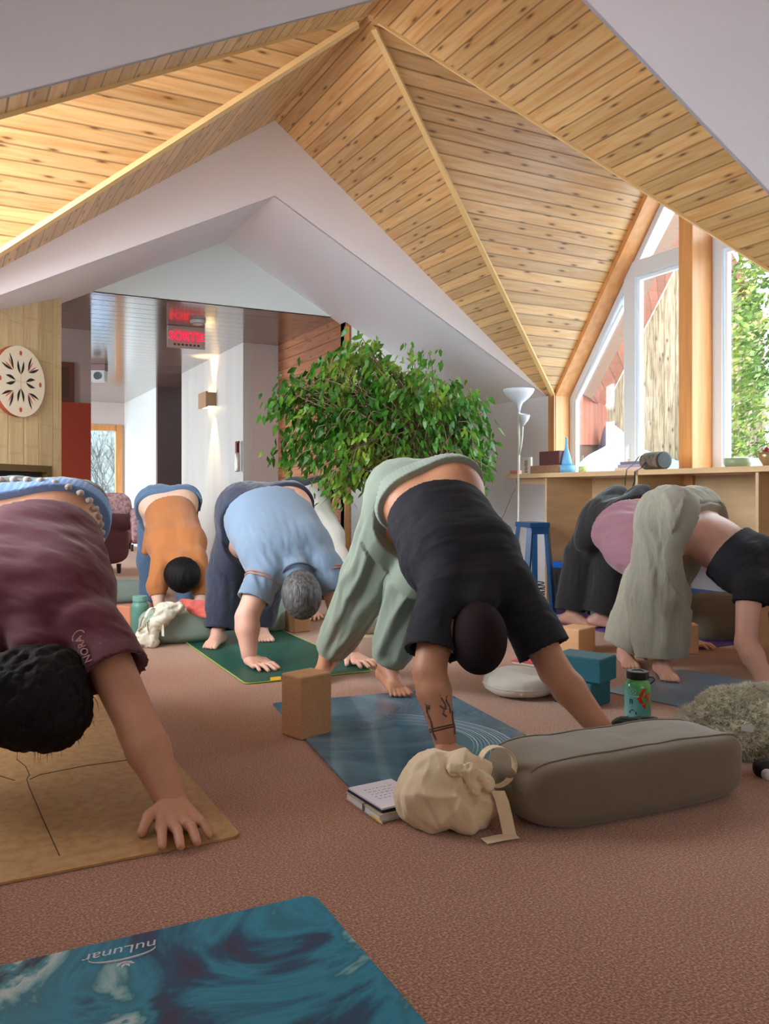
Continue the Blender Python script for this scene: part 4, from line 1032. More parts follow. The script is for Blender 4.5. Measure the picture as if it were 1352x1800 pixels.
# ---- grey-green gauze trousers, black crop top, right edge
J = J_(dict(hipL=(1180, 918, 4.22), hipR=(1222, 915, 4.50), shL=(1318, 1032, 3.98), shR=(1396, 1010, 4.18), elL=(1312, 1130, 3.9), elR=(1440, 1110, 4.05), wrL=(1352, 1208, 3.78), wrR=(1480, 1195, 3.9),
            neck=(1368, 1045, 3.98), head=(1392, 1102, 3.9), knL=(1158, 1040, 4.28), knR=(1150, 1030, 4.55), ankL=(1163, 1158, 4.25), ankR=(1098, 1145, 4.55)))
lens('tan', J)
T, J, b = yogi('tan', J, 'person in black crop top and grey-green crinkled gauze trousers at the right edge', SK_L, s=.98, thick=.98, h=.009, hh=.004,
            handd=dict(L=cdir(.7, -.7), R=cdir(.7, -.7)), footd=dict(L=cdir(-.1, -1), R=cdir(-.1, -1)), arm=1.2, wrist=1.3)
soft('crop_top', shirt_prims(J, b, .52, 0, off=.016, sleeve=.30, flare=.0, sr=.075), .008, MATS['black_jersey'], T.o, b['org'],
     fold=[dict(amp=.005, sc=6., axis=b['side'], squash=3.5, seed=64)])
GAUZE = mat('crinkled_gauze', srgb(168, 166, 148), .9, var=.05, vscale=4, bump=.6, bscale=60, bdist=.004, stretch=(3, 3, .5), sheen=.3)
gp_ = pants_prims(J, b, top=.10, rk=.15, ra=.125, rh=.135, end=.97, off=.024)
gp_.insert(3, ('c', J['hipL'] + b['back'] * .012, J['hipR'] + b['back'] * .012, .145, .14, .07))
gp_.insert(3, ('c', (J['hipL'] + J['hipR']) / 2 - np.array([0, 0, .08]), (J['knL'] + J['knR']) / 2, .16, .12, .06))
soft('gauze_trousers', gp_, .009, GAUZE, T.o, b['org'],
     fold=[dict(amp=.018, sc=3.6, seed=65, axis=(.15, .1, 1), squash=5), dict(amp=.004, sc=12, seed=66, axis=(0, 0, 1), squash=4)])
waistband(T, b, J, .135, MATS['crinkled_gauze'], .06, .032, label='gathered waistband')
haircap(b, T, HAIRB, 'dark hair hanging down', r=(.13, .12, .11), fold=[dict(amp=.005, sc=14, seed=2)])
# ------------------------------------------------------------------ yoga mats
def rrect(w, l, r=.03, n=6):
    pts = []
    for cx, cy, a0 in ((w - r, r, -90), (w - r, l - r, 0), (r, l - r, 90), (r, r, 180)):
        for k in range(n + 1):
            a = R(a0 + 90 * k / n); pts.append((cx + r * math.cos(a), cy + r * math.sin(a)))
    return pts
def yoga_mat(name_label, P, wdir, ldir, w, l, m, th=.005, z=0., edge=None, uvmat=True, group=None, r=.03, z0=.001):
    """corner P, width direction and length direction (any handedness)"""
    P = V((P.x, P.y, 0)); wd = V((wdir.x, wdir.y, 0)).normalized(); ld = V((ldir.x, ldir.y, 0)); ld = (ld - wd * ld.dot(wd)).normalized()
    T = Thing('yoga_mat', name_label, 'yoga mat', tuple(P), 0, group)
    pts = rrect(w, l, r); mb = MB(); top = [wd * x + ld * y + V((0, 0, z0 + th)) for x, y in pts]; bot = [p - V((0, 0, th)) for p in top]
    n = len(pts); uvs = [(x, y) for x, y in pts]
    mb.add(top, [tuple(range(n))], [uvs]); mb.add(top + bot, [(k, n + k, n + (k + 1) % n, (k + 1) % n) for k in range(n)], [[uvs[k], uvs[k], uvs[(k + 1) % n], uvs[(k + 1) % n]] for k in range(n)])
    mb.add(bot, [tuple(range(n))[::-1]], [uvs[::-1]])
    T.part('top_sheet', mb, m)
    if edge:
        e = MB(); rim = [p + V((0, 0, -th * .25)) for p in top]; e.tube(rim + [rim[0], rim[1]], .0035, 6, False); T.part('edge_binding', e, edge, smooth=True)
    T.wd, T.ld = wd, ld
    return T
def marble(name, stops, scale=1.6, dist=1.8, rough=.4, stretch=(1, 1, 1), detail=6, rot=0, coat=0.):
    m, nt, b = newmat(name); L = nt.links
    uv = N(nt, 'ShaderNodeUVMap'); mp = N(nt, 'ShaderNodeMapping'); mp.inputs['Scale'].default_value = stretch; mp.inputs['Rotation'].default_value = (0, 0, rot); L.new(uv.outputs[0], mp.inputs[0])
    n0 = N(nt, 'ShaderNodeTexNoise'); n0.inputs['Scale'].default_value = scale; n0.inputs['Detail'].default_value = detail; n0.inputs['Distortion'].default_value = dist; n0.inputs['Roughness'].default_value = .55
    L.new(mp.outputs[0], n0.inputs['Vector']); r = ramp(nt, stops); L.new(n0.outputs['Fac'], r.inputs[0])
    L.new(r.outputs[0], b.inputs['Base Color']); b.inputs['Roughness'].default_value = rough
    if coat: b.inputs['Coat Weight'].default_value = coat
    return m
TEALM = marble('teal_marbled_mat', [(.30, srgb(18, 22, 40)), (.37, srgb(52, 50, 84)), (.42, srgb(14, 78, 106)), (.48, srgb(34, 138, 164)), (.53, srgb(26, 112, 132)), (.565, srgb(120, 172, 178)), (.61, srgb(190, 206, 200)), (.64, srgb(60, 140, 156)), (.69, srgb(24, 40, 66)), (.74, srgb(40, 130, 150))], 2.6, 1.3, .55)
BLUEM = marble('blue_marbled_mat', [(.34, srgb(40, 76, 98)), (.45, srgb(66, 108, 132)), (.55, srgb(98, 138, 158)), (.64, srgb(146, 168, 174)), (.72, srgb(60, 92, 112))], 1.3, 1.4, .26, coat=.25)
CORKM = marble('cork_top', [(.35, srgb(176, 132, 80)), (.5, srgb(188, 146, 92)), (.7, srgb(196, 158, 106))], 30, .2, .5)
GREENM = mat('green_rubber', srgb(24, 84, 68), .5, var=.08, vscale=5, bump=.1, bscale=300)
PURPM = mat('purple_rubber', srgb(112, 80, 158), .6, var=.08, vscale=4, bump=.1, bscale=200)
dv = lambda a, b_: (b_ - a)
Pc = fl(552, 1576)
T1 = yoga_mat('teal, navy and white marbled yoga mat closest to the camera with a small printed logo', Pc, dv(Pc, fl(0, 1703)), dv(fl(575, 1600), fl(735, 1800)), .72, 1.5, TEALM, r=.03)
# logo on the teal mat: upside-down lettering over a swoosh with a small lotus
INK = mat('logo_ink', srgb(206, 210, 214), .6)
lc = fl(215, 1682) - T1.loc; lx = (fl(275, 1668) - fl(158, 1694)); lx = V((lx.x, lx.y, 0)); wl = lx.length; lx.normalize(); ly = V((-lx.y, lx.x, 0))
M4 = Matrix(((-lx.x, -ly.x, 0, lc.x + ly.x * .012), (-lx.y, -ly.y, 0, lc.y + ly.y * .012), (0, 0, 1, .0068), (0, 0, 0, 1)))
text_mesh('logo_lettering', 'nuLunar', wl * .34, INK, M4, T1.o, .0003, .25)
lg = MB(); sw = []
for k in range(25):
    a = math.pi * k / 24; sw.append(lc + lx * (math.cos(a) * wl * .5) - ly * (math.sin(a) * wl * .19 + .0) + V((0, 0, .0066)))
lg.tube(sw, [.0009 + .0020 * math.sin(math.pi * k / 24) for k in range(25)], 4, False); T1.part('logo_swoosh', lg, INK)
pt = MB()
for a in (-50, -18, 18, 50):
    c = lc - ly * .030 + V((0, 0, .0067)); d = (ly * -math.cos(R(a)) + lx * math.sin(R(a))); n_ = V((-d.y, d.x, 0))
    pt.add([c, c + d * .012 + n_ * .005, c + d * .024, c + d * .012 - n_ * .005], [(0, 1, 2, 3)])
T1.part('logo_lotus', pt, INK)
Pc = fl(425, 1472)
T2 = yoga_mat('tan cork yoga mat with engraved lines under the maroon t-shirt person', Pc, dv(Pc, fl(0, 1557)), dv(fl(400, 1440), fl(320, 1366)), .70, 1.8, CORKM, th=.006, r=.03)
ln = MB()
def onmat(u, v, z=.0074): p = fl(u, v, z); return p
for path in ([(105, 1505), (80, 1450), (52, 1385), (47, 1370), (52, 1362), (45, 1347), (30, 1335)], [(240, 1334), (150, 1346), (70, 1362), (52, 1370)], [(0, 1364), (26, 1372)]):
    pts = [onmat(*p) for p in path]; ln.tube(pts, .0018, 4, False)
T2.part('engraved_line', ln, mat('engraving', srgb(92, 62, 30), .7), world=True)
Pc = fl(432, 1204)
T3 = yoga_mat('dark green yoga mat with a lime rim under the grey-blue t-shirt person', Pc, dv(Pc, fl(655, 1181)), dv(Pc, fl(270, 1131)), .68, 1.75, GREENM, edge=mat('lime_rim', srgb(150, 190, 70), .6))
tg = MB(); a_ = fl(475, 1197, .008); b_ = fl(494, 1195, .008); dd = (fl(484, 1190, .008) - fl(484, 1196, .008)); tg.slab([a_, b_, b_ + dd, a_ + dd], (0, 0, .001)); T3.part('mat_tag', tg, mat('yellow_tag', srgb(226, 178, 40), .6), world=True)
Pc = fl(478, 1238)
T4 = yoga_mat('glossy dark blue marbled yoga mat under the person with the black t-shirt', Pc, dv(Pc, fl(787, 1211)), dv(Pc, fl(720, 1364)), .80, 1.32, BLUEM, r=.025)
# flowing pale strokes printed on the mat
fl_m = mat('pale_print', srgb(170, 196, 214), .3)
pr_ = MB(); rnd = random.Random(5)
for i in range(11):
    o_ = .012 * i; pts = []
    for k in range(14):
        t = k / 13; x = .36 + .36 * math.sin(t * 1.9 + .1) - o_ * 1.6 * t; y = .34 + .62 * t ** 1.3 + o_ * 1.5 * (1 - t)
        pts.append(T4.wd * x + T4.ld * y + V((0, 0, .0056)))
    pr_.tube(pts, [(.0018 if i % 3 else .0045) * math.sin(math.pi * (k + .5) / 14) + .0002 for k in range(14)], 3, False)
Z = []
for p in pr_.v: Z.append((p[0], p[1], .0062 + (p[2] - .0056) * .06))
pr_.v = Z; T4.part('printed_strokes', pr_, fl_m)
Pc = fl(1060, 1216)
T5 = yoga_mat('steel blue yoga mat at the right under the person in gauze trousers', Pc, dv(Pc, fl(1190, 1180)), dv(fl(1085, 1220), fl(1178, 1246)), .72, 1.75, marble('steel_blue_mat', [(.3, srgb(84, 118, 144)), (.5, srgb(120, 150, 172)), (.7, srgb(160, 178, 190))], 1.1, 1, .3, coat=.2))
Pc = fl(1229, 1143)
T6 = yoga_mat('purple yoga mat in front of the plywood counter', Pc, dv(Pc, fl(1295, 1133)), dv(Pc, fl(965, 1092)), .64, 1.75, PURPM)
Pc = fl(610, 1122)
T7 = yoga_mat('pale cream yoga mat behind the green mat under the white shirt person', Pc, dv(fl(545, 1088), fl(590, 1088)), dv(fl(600, 1100), fl(575, 1066)), .62, 1.7, mat('cream_rubber', srgb(222, 200, 168), .6))

# ------------------------------------------------------------------ blocks
CORKB = mat('cork_block', srgb(198, 150, 104), .75, var=.16, vscale=160, bump=.12, bscale=200, detail=2)
CORKL = mat('light_cork_block', srgb(226, 176, 128), .75, var=.08, vscale=120)
FOAMT = mat('teal_foam', srgb(30, 104, 118), .6, var=.1, vscale=90, detail=2)
def block(label, near, left, right, h, m, z=0., wl=None, wr=None, bev=.008, group=None, name='yoga_block'):
    P = fl(*near) if z == 0 else fl(near[0], near[1], z); a = fl(left[0], left[1], z) - P; b2 = fl(right[0], right[1], z) - P
    la = wl or a.length; lb = wr or b2.length; a.normalize(); b2 = (b2 - a * b2.dot(a)).normalized(); c = P + a * la / 2 + b2 * lb / 2
    ang = math.atan2(a.y, a.x); T = Thing(name, label, 'yoga block', (c.x, c.y, z), ang, group)
    T.part('block_body', MB().box(-la / 2, la / 2, -lb / 2, lb / 2, 0, h), m, bevel=bev, seg=3); return T
block('tall brown cork block standing on end at the left edge of the dark blue mat', (530, 1303), (494, 1291), (581, 1288), .236, CORKB)
lo = block('teal foam block lying on the carpet, lower one of the pair', (1040, 1247), (972, 1233), (1081, 1237), .106, FOAMT)
P_ = lo.o.location
T = Thing('yoga_block', 'teal foam block resting on top of the other teal block', 'yoga block', (P_.x + .012, P_.y - .004, .1065), lo.o.rotation_euler.z + .10)
T.part('block_body', MB().box(-.115, .115, -.082, .082, 0, .106), FOAMT, bevel=.008, seg=3)
block('light cork block behind the two teal blocks', (1018, 1153), (978, 1147), (1053, 1146), .148, CORKL)
block('light cork block beside the right purple mat end, behind the gauze trousers', (1229, 1151), (1158, 1150), (1239, 1148), .172, CORKL, wr=.09)
block('small cork block behind the head with grey hair', (517, 1113), (500, 1108), (541, 1109), .135, CORKB)
block('salmon block beside the sage bottle at the far left', (228, 1112), (205, 1108), (240, 1108), .17, mat('salmon_block', srgb(224, 148, 112), .7))

# ------------------------------------------------------------------ bolsters and cushions
def bolster(label, c, ang, lx, ly, lz, m, seam=True, e=5., puck=True, lift=0, name='bolster', cat='bolster', tilt=0):
    T = Thing(name, label, cat, (c.x, c.y, lift), ang)
    T.o.rotation_euler = (tilt, 0, ang)
    def fnn(p):
        x = p.x / lx; k = 1 - .10 * abs(x) ** 6; w = mnoise.noise(V((p.x * 7, p.y * 7, p.z * 9 + lx))) * .006 + mnoise.noise(V((p.x * 18, p.y * 18, p.z * 18))) * .002
        sag = -.004 * (1 - x * x)
        q_ = V((p.x, p.y * k * (1 + w * 4), p.z * k + sag + w * (p.z > 0)))
        if puck and abs(x) > .8:   # puckered handle dimple at the ends
            rr = math.hypot(p.y / ly, (p.z) / lz); q_.x -= math.copysign(.020 * math.exp(-rr * rr * 22), x)
        return q_
    sb = superbox(lx, ly, lz, e, 64, 40, fn=fnn); sb.v = [(x, y, max(z + lz, .002)) for x, y, z in sb.v]
    T.part('cushion_body', sb, m, smooth=True)
    if seam:
        for sg in (-1, 1):
            mb = MB(); pts = []
            for k in range(41):
                a = -1 + 2 * k / 40; x = lx * a * .985; z_ = lz * (1 - abs(a) ** 5 * .52) * .97 + lz; y_ = sg * ly * .66
                d = V((x / lx, y_ / ly, 0)); qz = (max(0, 1 - abs(a * .985) ** e - .66 ** e)) ** (1 / e) * lz
                p = fnn(V((x, y_, qz))); pts.append((p.x, p.y, p.z + lz + .0005))
            mb.tube(pts, .0032, 6, False); T.part('piping', mb, m, smooth=True)
    return T
OLIVE = fabric('olive_canvas', srgb(118, 104, 80), var=.05, bscale=500, bump=.2)
A0, A1 = fl(950, 1478), fl(1325, 1402); ax_ = (A1 - A0).normalized(); nn_ = V((-ax_.y, ax_.x, 0)); cc_ = (A0 + A1) / 2 + nn_ * .155
bolster('large olive bolster lying in front of the green bottle at the lower right', cc_, math.atan2(ax_.y, ax_.x), (A1 - A0).length / 2 + .015, .16, .098, OLIVE, e=5.5)
SAGEB = fabric('sage_canvas', srgb(150, 172, 156), var=.04)
c_ = at(322, 868, 5.24); bolster('sage bolster beside the green mat, under the cream tote and red cloth', c_, math.atan2(*reversed((lambda d: (d.x, d.y))(cdir(.93, .36)))), .27, .13, .11, SAGEB, e=3.2)
c_ = at(208, 868, 7.1); bolster('sage bolster on the carpet at the left, in front of the armchairs', c_, -TH + .5, .33, .14, .10, fabric('pale_sage_canvas', srgb(160, 182, 168), var=.04), e=3.0)
c_ = at(1256, 868, 5.30); bolster('olive-grey bolster leaning behind the black crop top, by the counter', c_, -TH + .2, .22, .14, .15, OLIVE, e=3.0)
c_ = at(489, 868, 5.72); bolster('pale green bolster behind the navy trousers next to the small cork block', c_, -TH + 1.3, .2, .055, .10, SAGEB, e=4, seam=False)
c_ = at(688, 868, 5.55); bolster('grey-green bolster half hidden between the sage trouser legs', c_, -TH + .1, .3, .10, .055, fabric('khaki_canvas', srgb(150, 146, 122)), e=3, seam=False)
# grey knitted cushion, taupe blanket roll
c_ = at(1088, 868, 5.92); T = Thing('knitted_cushion', 'grey knitted cushion on the floor behind the purple mat', 'cushion', (c_.x, c_.y, 0), -TH)
T.part('cushion_body', (lambda s_: (setattr(s_, 'v', [(x, y, z + .075) for x, y, z in s_.v]), s_)[1])(superbox(.13, .075, .075, 2.6, 32, 16)), mat('grey_knit', srgb(140, 140, 156), .9, bump=.8, bscale=40, bdist=.01, stretch=(1, 1, 3)), smooth=True)
c_ = at(1096, 868, 6.08); T = Thing('rolled_blanket', 'taupe rolled blanket behind the grey knitted cushion', 'blanket', (c_.x, c_.y, 0), -TH)
mb = MB(); pts = [(-.16, 0, .09), (.16, 0, .09)]; mb.tube(pts, .09, 24); T.part('roll', mb, fabric('taupe_fleece', srgb(112, 100, 98)), smooth=True)
# round meditation cushion
c_ = fl(914, 1222); c_ = at(914, 868, 3.86); T = Thing('meditation_cushion', 'round cream meditation cushion with a dented top near the teal blocks', 'cushion', (c_.x, c_.y, 0), -TH)
mb = MB(); vs = []; nu, nv = 64, 26
for j in range(nv + 1):
    t = math.pi * j / nv
    for i in range(nu):
        a = 2 * math.pi * i / nu; cx_, sz_ = math.sin(t), math.cos(t)
        rr = .168 * abs(cx_) ** .6; z = .055 * math.copysign(abs(sz_) ** .75, sz_) + .056
        if sz_ > 0: z -= .032 * math.exp(-((rr * math.cos(a) - .055) ** 2 + (rr * math.sin(a)) ** 2) / .0035); z += .010 * math.exp(-((rr * math.cos(a) + .07) ** 2 + (rr * math.sin(a)) ** 2) / .004)
        rr += .0025 * math.sin(a * 22) * cx_; z += .002 * math.sin(a * 3 + t * 5)
        vs.append((rr * math.cos(a), rr * math.sin(a), max(.001, z)))
mb.add(vs, [(j * nu + i, (j + 1) * nu + i, (j + 1) * nu + (i + 1) % nu, j * nu + (i + 1) % nu) for j in range(nv) for i in range(nu)])
T.part('cushion_body', mb, fabric('cream_canvas', srgb(216, 208, 192), var=.04), smooth=True)
sm = MB(); sm.tube([(.1695 * math.cos(a), .1695 * math.sin(a), .05) for a in [i * math.pi / 32 for i in range(65)]], .0018, 5, False); T.part('seam', sm, MATS['cream_canvas'], smooth=True)
# red and white booklet
P_ = fl(935, 1164); T = Thing('booklet', 'thin booklet with a red cover on the carpet behind the cream cushion', 'book', (P_.x, P_.y, 0), -TH + .9)
T.part('cover', MB().box(-.1, .1, -.07, .07, .012, .016), mat('red_cover', srgb(206, 60, 66), .5)); T.part('pages', MB().box(-.097, .097, -.067, .067, .001, .012), mat('paper', srgb(232, 226, 218), .8))
# white towel on the purple mat
pr = [('c', at(975, 868, 5.95) * 1, at(1010, 868, 5.75) * 1, .05, .05, .03)]
P_ = fl(985, 1088, .006); T = Thing('towel', 'crumpled lilac-white towel at the feet end of the purple mat', 'towel', (P_.x, P_.y, .0065), -TH)
mb = MB(); n1 = 22; vs = []
for j in range(n1):
    for i in range(n1):
        x = (i / (n1 - 1) - .5) * .34; y = (j / (n1 - 1) - .5) * .26; z = .008 + .03 * max(0, mnoise.noise(V((x * 9, y * 9, 3)))) + .006 * mnoise.noise(V((x * 30, y * 30, 1))); vs.append((x + .02 * mnoise.noise(V((y * 8, 1, 1))), y, max(0, z)))
vs2 = [(x, y, 0) for x, y, z in vs]
fs = [(j * n1 + i, j * n1 + i + 1, (j + 1) * n1 + i + 1, (j + 1) * n1 + i) for j in range(n1 - 1) for i in range(n1 - 1)]
mb.add(vs, fs); T.part('cloth', mb, fabric('lilac_white_terry', srgb(206, 200, 220)), smooth=True)

# ------------------------------------------------------------------ water bottles
def bottle(label, c, r, h, body, cap, name='water_bottle'):
    T = Thing(name, label, 'bottle', tuple(c), -TH)
    hb = h * .80
    T.part('bottle_body', MB().lathe([(0, 0), (r * .9, 0), (r, .008), (r, hb - .012), (r * .96, hb), (r * .80, hb + .014), (r * .72, hb + .018), (r * .72, hb + .03), (0, hb + .03)], 40), body, smooth=True)
    k = MB(); z0 = hb + .02
    k.lathe([(0, z0), (r * .84, z0), (r * .84, h - .004), (r * .80, h), (r * .5, h), (r * .45, h - .004), (0, h - .004)], 32)
    T.part('cap', k, cap, smooth=False, bevel=.002)
    return T
c_ = at(1121, 868, 3.2); c_.z = 0
m_, nt_, b_n = newmat('green_translucent_bottle'); b_n.inputs['Roughness'].default_value = .2; b_n.inputs['Coat Weight'].default_value = .5
tc = N(nt_, 'ShaderNodeTexCoord'); sp = N(nt_, 'ShaderNodeSeparateXYZ'); nt_.links.new(tc.outputs['Object'], sp.inputs[0]); mr = N(nt_, 'ShaderNodeMapRange'); mr.inputs['From Max'].default_value = .2; sb_ = N(nt_, 'ShaderNodeMath', operation='MULTIPLY_ADD'); sb_.inputs[1].default_value = 1.1; nt_.links.new(sp.outputs[0], sb_.inputs[0]); nt_.links.new(sp.outputs[2], sb_.inputs[2]); nt_.links.new(sb_.outputs[0], mr.inputs['Value'])
rp = ramp(nt_, [(0, srgb(150, 214, 214)), (.55, srgb(120, 206, 196)), (.78, srgb(84, 180, 120)), (1, srgb(96, 180, 90))]); nt_.links.new(mr.outputs[0], rp.inputs[0]); nt_.links.new(rp.outputs[0], b_n.inputs['Base Color'])
bt = bottle('green water bottle with black cap and red diamond mark behind the olive bolster', c_, .0495, .246, m_, mat('black_plastic', srgb(26, 24, 26), .35))
lp = MB(); lp.tube([(.035, -.01, .225), (.055, -.01, .222), (.062, -.012, .212), (.05, -.012, .202), (.046, -.01, .198)], .0028, 6); bt.part('cap_tether', lp, MATS['black_plastic'], smooth=True)
def on_cyl(mb, pts, r, zc_, a0, th=.0008):
    """flat outline (x along the circumference, z up) wrapped on the bottle wall"""
    vs = [(r * math.sin(a0 + x / r), -r * math.cos(a0 + x / r), zc_ + z) for x, z in pts]; vo = [(x * (1 + th / r), y * (1 + th / r), z) for x, y, z in vs]
    n = len(vs); mb.add(vo, [tuple(range(n))]); mb.add(vs + vo, [(k, (k + 1) % n, n + (k + 1) % n, n + k) for k in range(n)])
RED = mat('red_print', srgb(214, 48, 30), .4); mb = MB()
on_cyl(mb, [(-0.0338, 0.0), (-0.0156, 0.0338), (0.0052, 0.039), (-0.0078, 0.0208), (-0.0182, 0.0026), (-0.0078, -0.0182), (-0.0208, -0.0208)], .0497, .150, .35)
on_cyl(mb, [(-0.0104, 0.0), (0.0, 0.0195), (0.0156, 0.0208), (0.0234, 0.0052), (0.0078, -0.0078), (0.0026, 0.0026)], .0497, .150, .35)
on_cyl(mb, [(-0.0182, -0.0234), (-0.0052, -0.0208), (0.0052, -0.0052), (0.0208, -0.0078), (0.013, -0.026), (-0.0052, -0.039)], .0497, .150, .35)
bt.part('diamond_emblem', mb, RED)
mb = MB(); ring = []
for k in range(25):
    a = 2 * math.pi * k / 24; ring.append((.05 * math.sin(-.62 + .011 * math.cos(a) / .05), -.05 * math.cos(-.62 + .011 * math.cos(a) / .05), .176 + .011 * math.sin(a)))
mb.tube(ring, .0010, 5, False); mb.tube([ring[3], ring[12 + 3]], .001, 4, False); mb.tube([ring[8], (ring[20][0], ring[20][1], ring[20][2])], .001, 4, False); bt.part('round_emblem', mb, mat('pale_print_2', srgb(190, 220, 200), .5), smooth=True)
mb = MB()
for k in range(7): on_cyl(mb, [(-.012 + k * .0045, 0), (-.012 + k * .0045 + .003, 0), (-.012 + k * .0045 + .003, .005), (-.012 + k * .0045, .005)], .0497, .155, -.55)
bt.part('small_lettering', mb, MATS['pale_print_2'])
mb = MB(); on_cyl(mb, [(0, 0), (.004, 0), (.004, .014), (.008, .014), (.008, .0), (.012, 0), (.012, .018), (0, .018)], .0497, .128, -.9); bt.part('blue_print', mb, mat('blue_print', srgb(32, 66, 110), .5)); mb = MB(); on_cyl(mb, [(-.016, -.02), (.012, -.022), (.012, -.014), (-.004, -.004), (-.016, -.012)], .0497, .112, -.6)
bt.part('blue_print', mb, mat('blue_print', srgb(32, 66, 110), .5))
# dark teal garment at the foot of the bottle
c_ = at(1118, 868, 3.05); C0 = np.array((c_.x, c_.y, 0))
tg_ = bpy.data.objects.new('garment', None); COL.objects.link(tg_); tg_.location = tuple(C0); tag(tg_, 'dark teal and black garment bunched at the foot of the green bottle', 'clothing')
r_ = np.array(tuple(cdir(1, 0))); dd_ = np.array(tuple(cdir(0, 1))); up3 = np.array((0, 0, 1.))
soft('fabric', [('c', C0 - r_ * .04 + up3 * .05, C0 + r_ * .05 + up3 * .06, .05, .045, .03), ('c', C0 - r_ * .10 + up3 * .03, C0 - r_ * .03 + up3 * .05, .03, .04, .03), ('c', C0 + r_ * .05 + up3 * .05, C0 + r_ * .10 + up3 * .05, .035, .025, .03), ('cut', (0, 0, .004), (0, 0, -1))],
     .006, fabric('dark_teal_knit', srgb(22, 52, 56)), tg_, C0, fold=[dict(amp=.010, sc=9, seed=3), dict(amp=.004, sc=24, seed=4)])
c_ = at(246, 868, 5.35); c_.z = 0
bottle('sage green water bottle behind the cream tote at the left', c_, .056, .27, mat('sage_enamel', srgb(100, 148, 130), .4), mat('sage_lid', srgb(120, 168, 152), .4))

# ------------------------------------------------------------------ notebooks by the cream bag
P_ = fl(676, 1418); ang_ = math.atan2(*(lambda d: (d.y, d.x))(fl(706, 1436) - fl(660, 1446)))
def slabthing(name, label, cat, P, ang, parts, z):
    T = Thing(name, label, cat, (P.x, P.y, z), ang)
    for nm, b6, m_, bv in parts: T.part(nm, MB().box(*b6), m_, bevel=bv)
    return T
PAPER = mat('notebook_paper', srgb(236, 232, 240), .8)
slabthing('journal', 'cream bound journal at the bottom of the notebook stack beside the cream bag', 'book', P_, ang_, [('cover', (-.075, .085, -.105, .105, .001, .004), mat('journal_cover', srgb(196, 184, 150), .7), .001), ('pages', (-.072, .08, -.1, .102, .004, .020), PAPER, 0), ('top_cover', (-.075, .085, -.105, .105, .020, .023), MATS['journal_cover'], .001), ('elastic', (-.0755, .0855, -.012, -.002, .0005, .0238), mat('grey_elastic', srgb(120, 116, 110), .7), 0)], .0005)
NP_ = slabthing('notepad', 'white notepad with handwriting on top of the stack beside the cream bag', 'notebook', P_ + cdir(.005, .008), ang_ + .04, [('cover', (-.075, .08, -.1, .1, .0, .008), mat('navy_cover', srgb(30, 34, 66), .6), .001), ('pages', (-.073, .078, -.098, .098, .008, .013), PAPER, 0)], .0245)
hw = MB(); rnd = random.Random(8)
for row in range(5):
    x = -.045; 
    while x < .05:
        l = rnd.uniform(.006, .014); y = .05 - row * .02; pts = [(x + l * k / 5, y + rnd.uniform(-.003, .003), .0134) for k in range(6)]; hw.tube(pts, .0005, 3, False); x += l + .006
NP_.part('handwriting', hw, mat('pencil_grey', srgb(120, 114, 126), .8))
Pp = fl(650, 1432); d_ = fl(668, 1444) - fl(634, 1414); d_.z = 0
T = Thing('pencil', 'yellow pencil lying along the left side of the notebook stack', 'pencil', (Pp.x, Pp.y, .006)); d_.normalize()
T.part('shaft', MB().tube([-d_ * .075, d_ * .075], .0048, 6), mat('yellow_lacquer', srgb(222, 186, 80), .4)); T.part('tip', MB().tube([d_ * .075, d_ * .092], [.0048, .0008], 6), mat('bare_wood', srgb(216, 180, 130), .7))

# ------------------------------------------------------------------ cream drawstring bag
CANV = fabric('cream_cotton_canvas', srgb(232, 208, 168), var=.05, bscale=350)
c_ = at(787, 868, 2.36); C0 = np.array((c_.x, c_.y, 0.)); bag = bpy.data.objects.new('canvas_bag', None); COL.objects.link(bag); bag.location = tuple(C0); tag(bag, 'cream canvas bag slumped on the carpet against the olive bolster', 'bag')
rr_, ff_ = r_, -dd_
def bp_(x, f, z): return C0 + rr_ * x + ff_ * f + up3 * z
B_ = [('c', bp_(-.055, .03, .085), bp_(.055, .03, .078), .082, .074, .05), ('c', bp_(-.045, .0, .125), bp_(.03, .0, .135), .065, .055, .05), ('c', bp_(.06, .03, .06), bp_(.10, .04, .045), .055, .035, .04), ('c', bp_(-.08, .02, .05), bp_(.02, .07, .045), .05, .045, .05),
      ('c', bp_(.03, .03, .16), bp_(.085, .02, .15), .035, .028, .03), ('-c', bp_(.035, .105, .118), bp_(.06, .11, .095), .020, .018, 0), ('cut', (0, 0, .004), (0, 0, -1))]
def radial_folds(P):
    c = bp_(.03, .08, .115); D = P - c; x = D @ rr_; z = D[:, 2]; a = np.arctan2(z, x); r = np.hypot(x, z)
    N2 = (P - bp_(0, 0, .07)); N2 /= np.linalg.norm(N2, axis=1)[:, None]
    w = .008 * (1 - np.abs(np.sin(a * 3.5 + 1.5 * np.sin(r * 14))) * 1.7) * np.clip(r / .05, 0, 1) * np.clip((.22 - r) / .1, 0, 1)
    P = P + N2 * w[:, None]; P[:, 2] = np.maximum(P[:, 2], .003); return P
soft('bag_body', B_, .005, CANV, bag, C0, post=radial_folds, fold=[dict(amp=.009, sc=4, seed=6, axis=(.4, .2, 1), squash=3), dict(amp=.004, sc=9, seed=8, axis=(-.3, .2, 1), squash=3)])
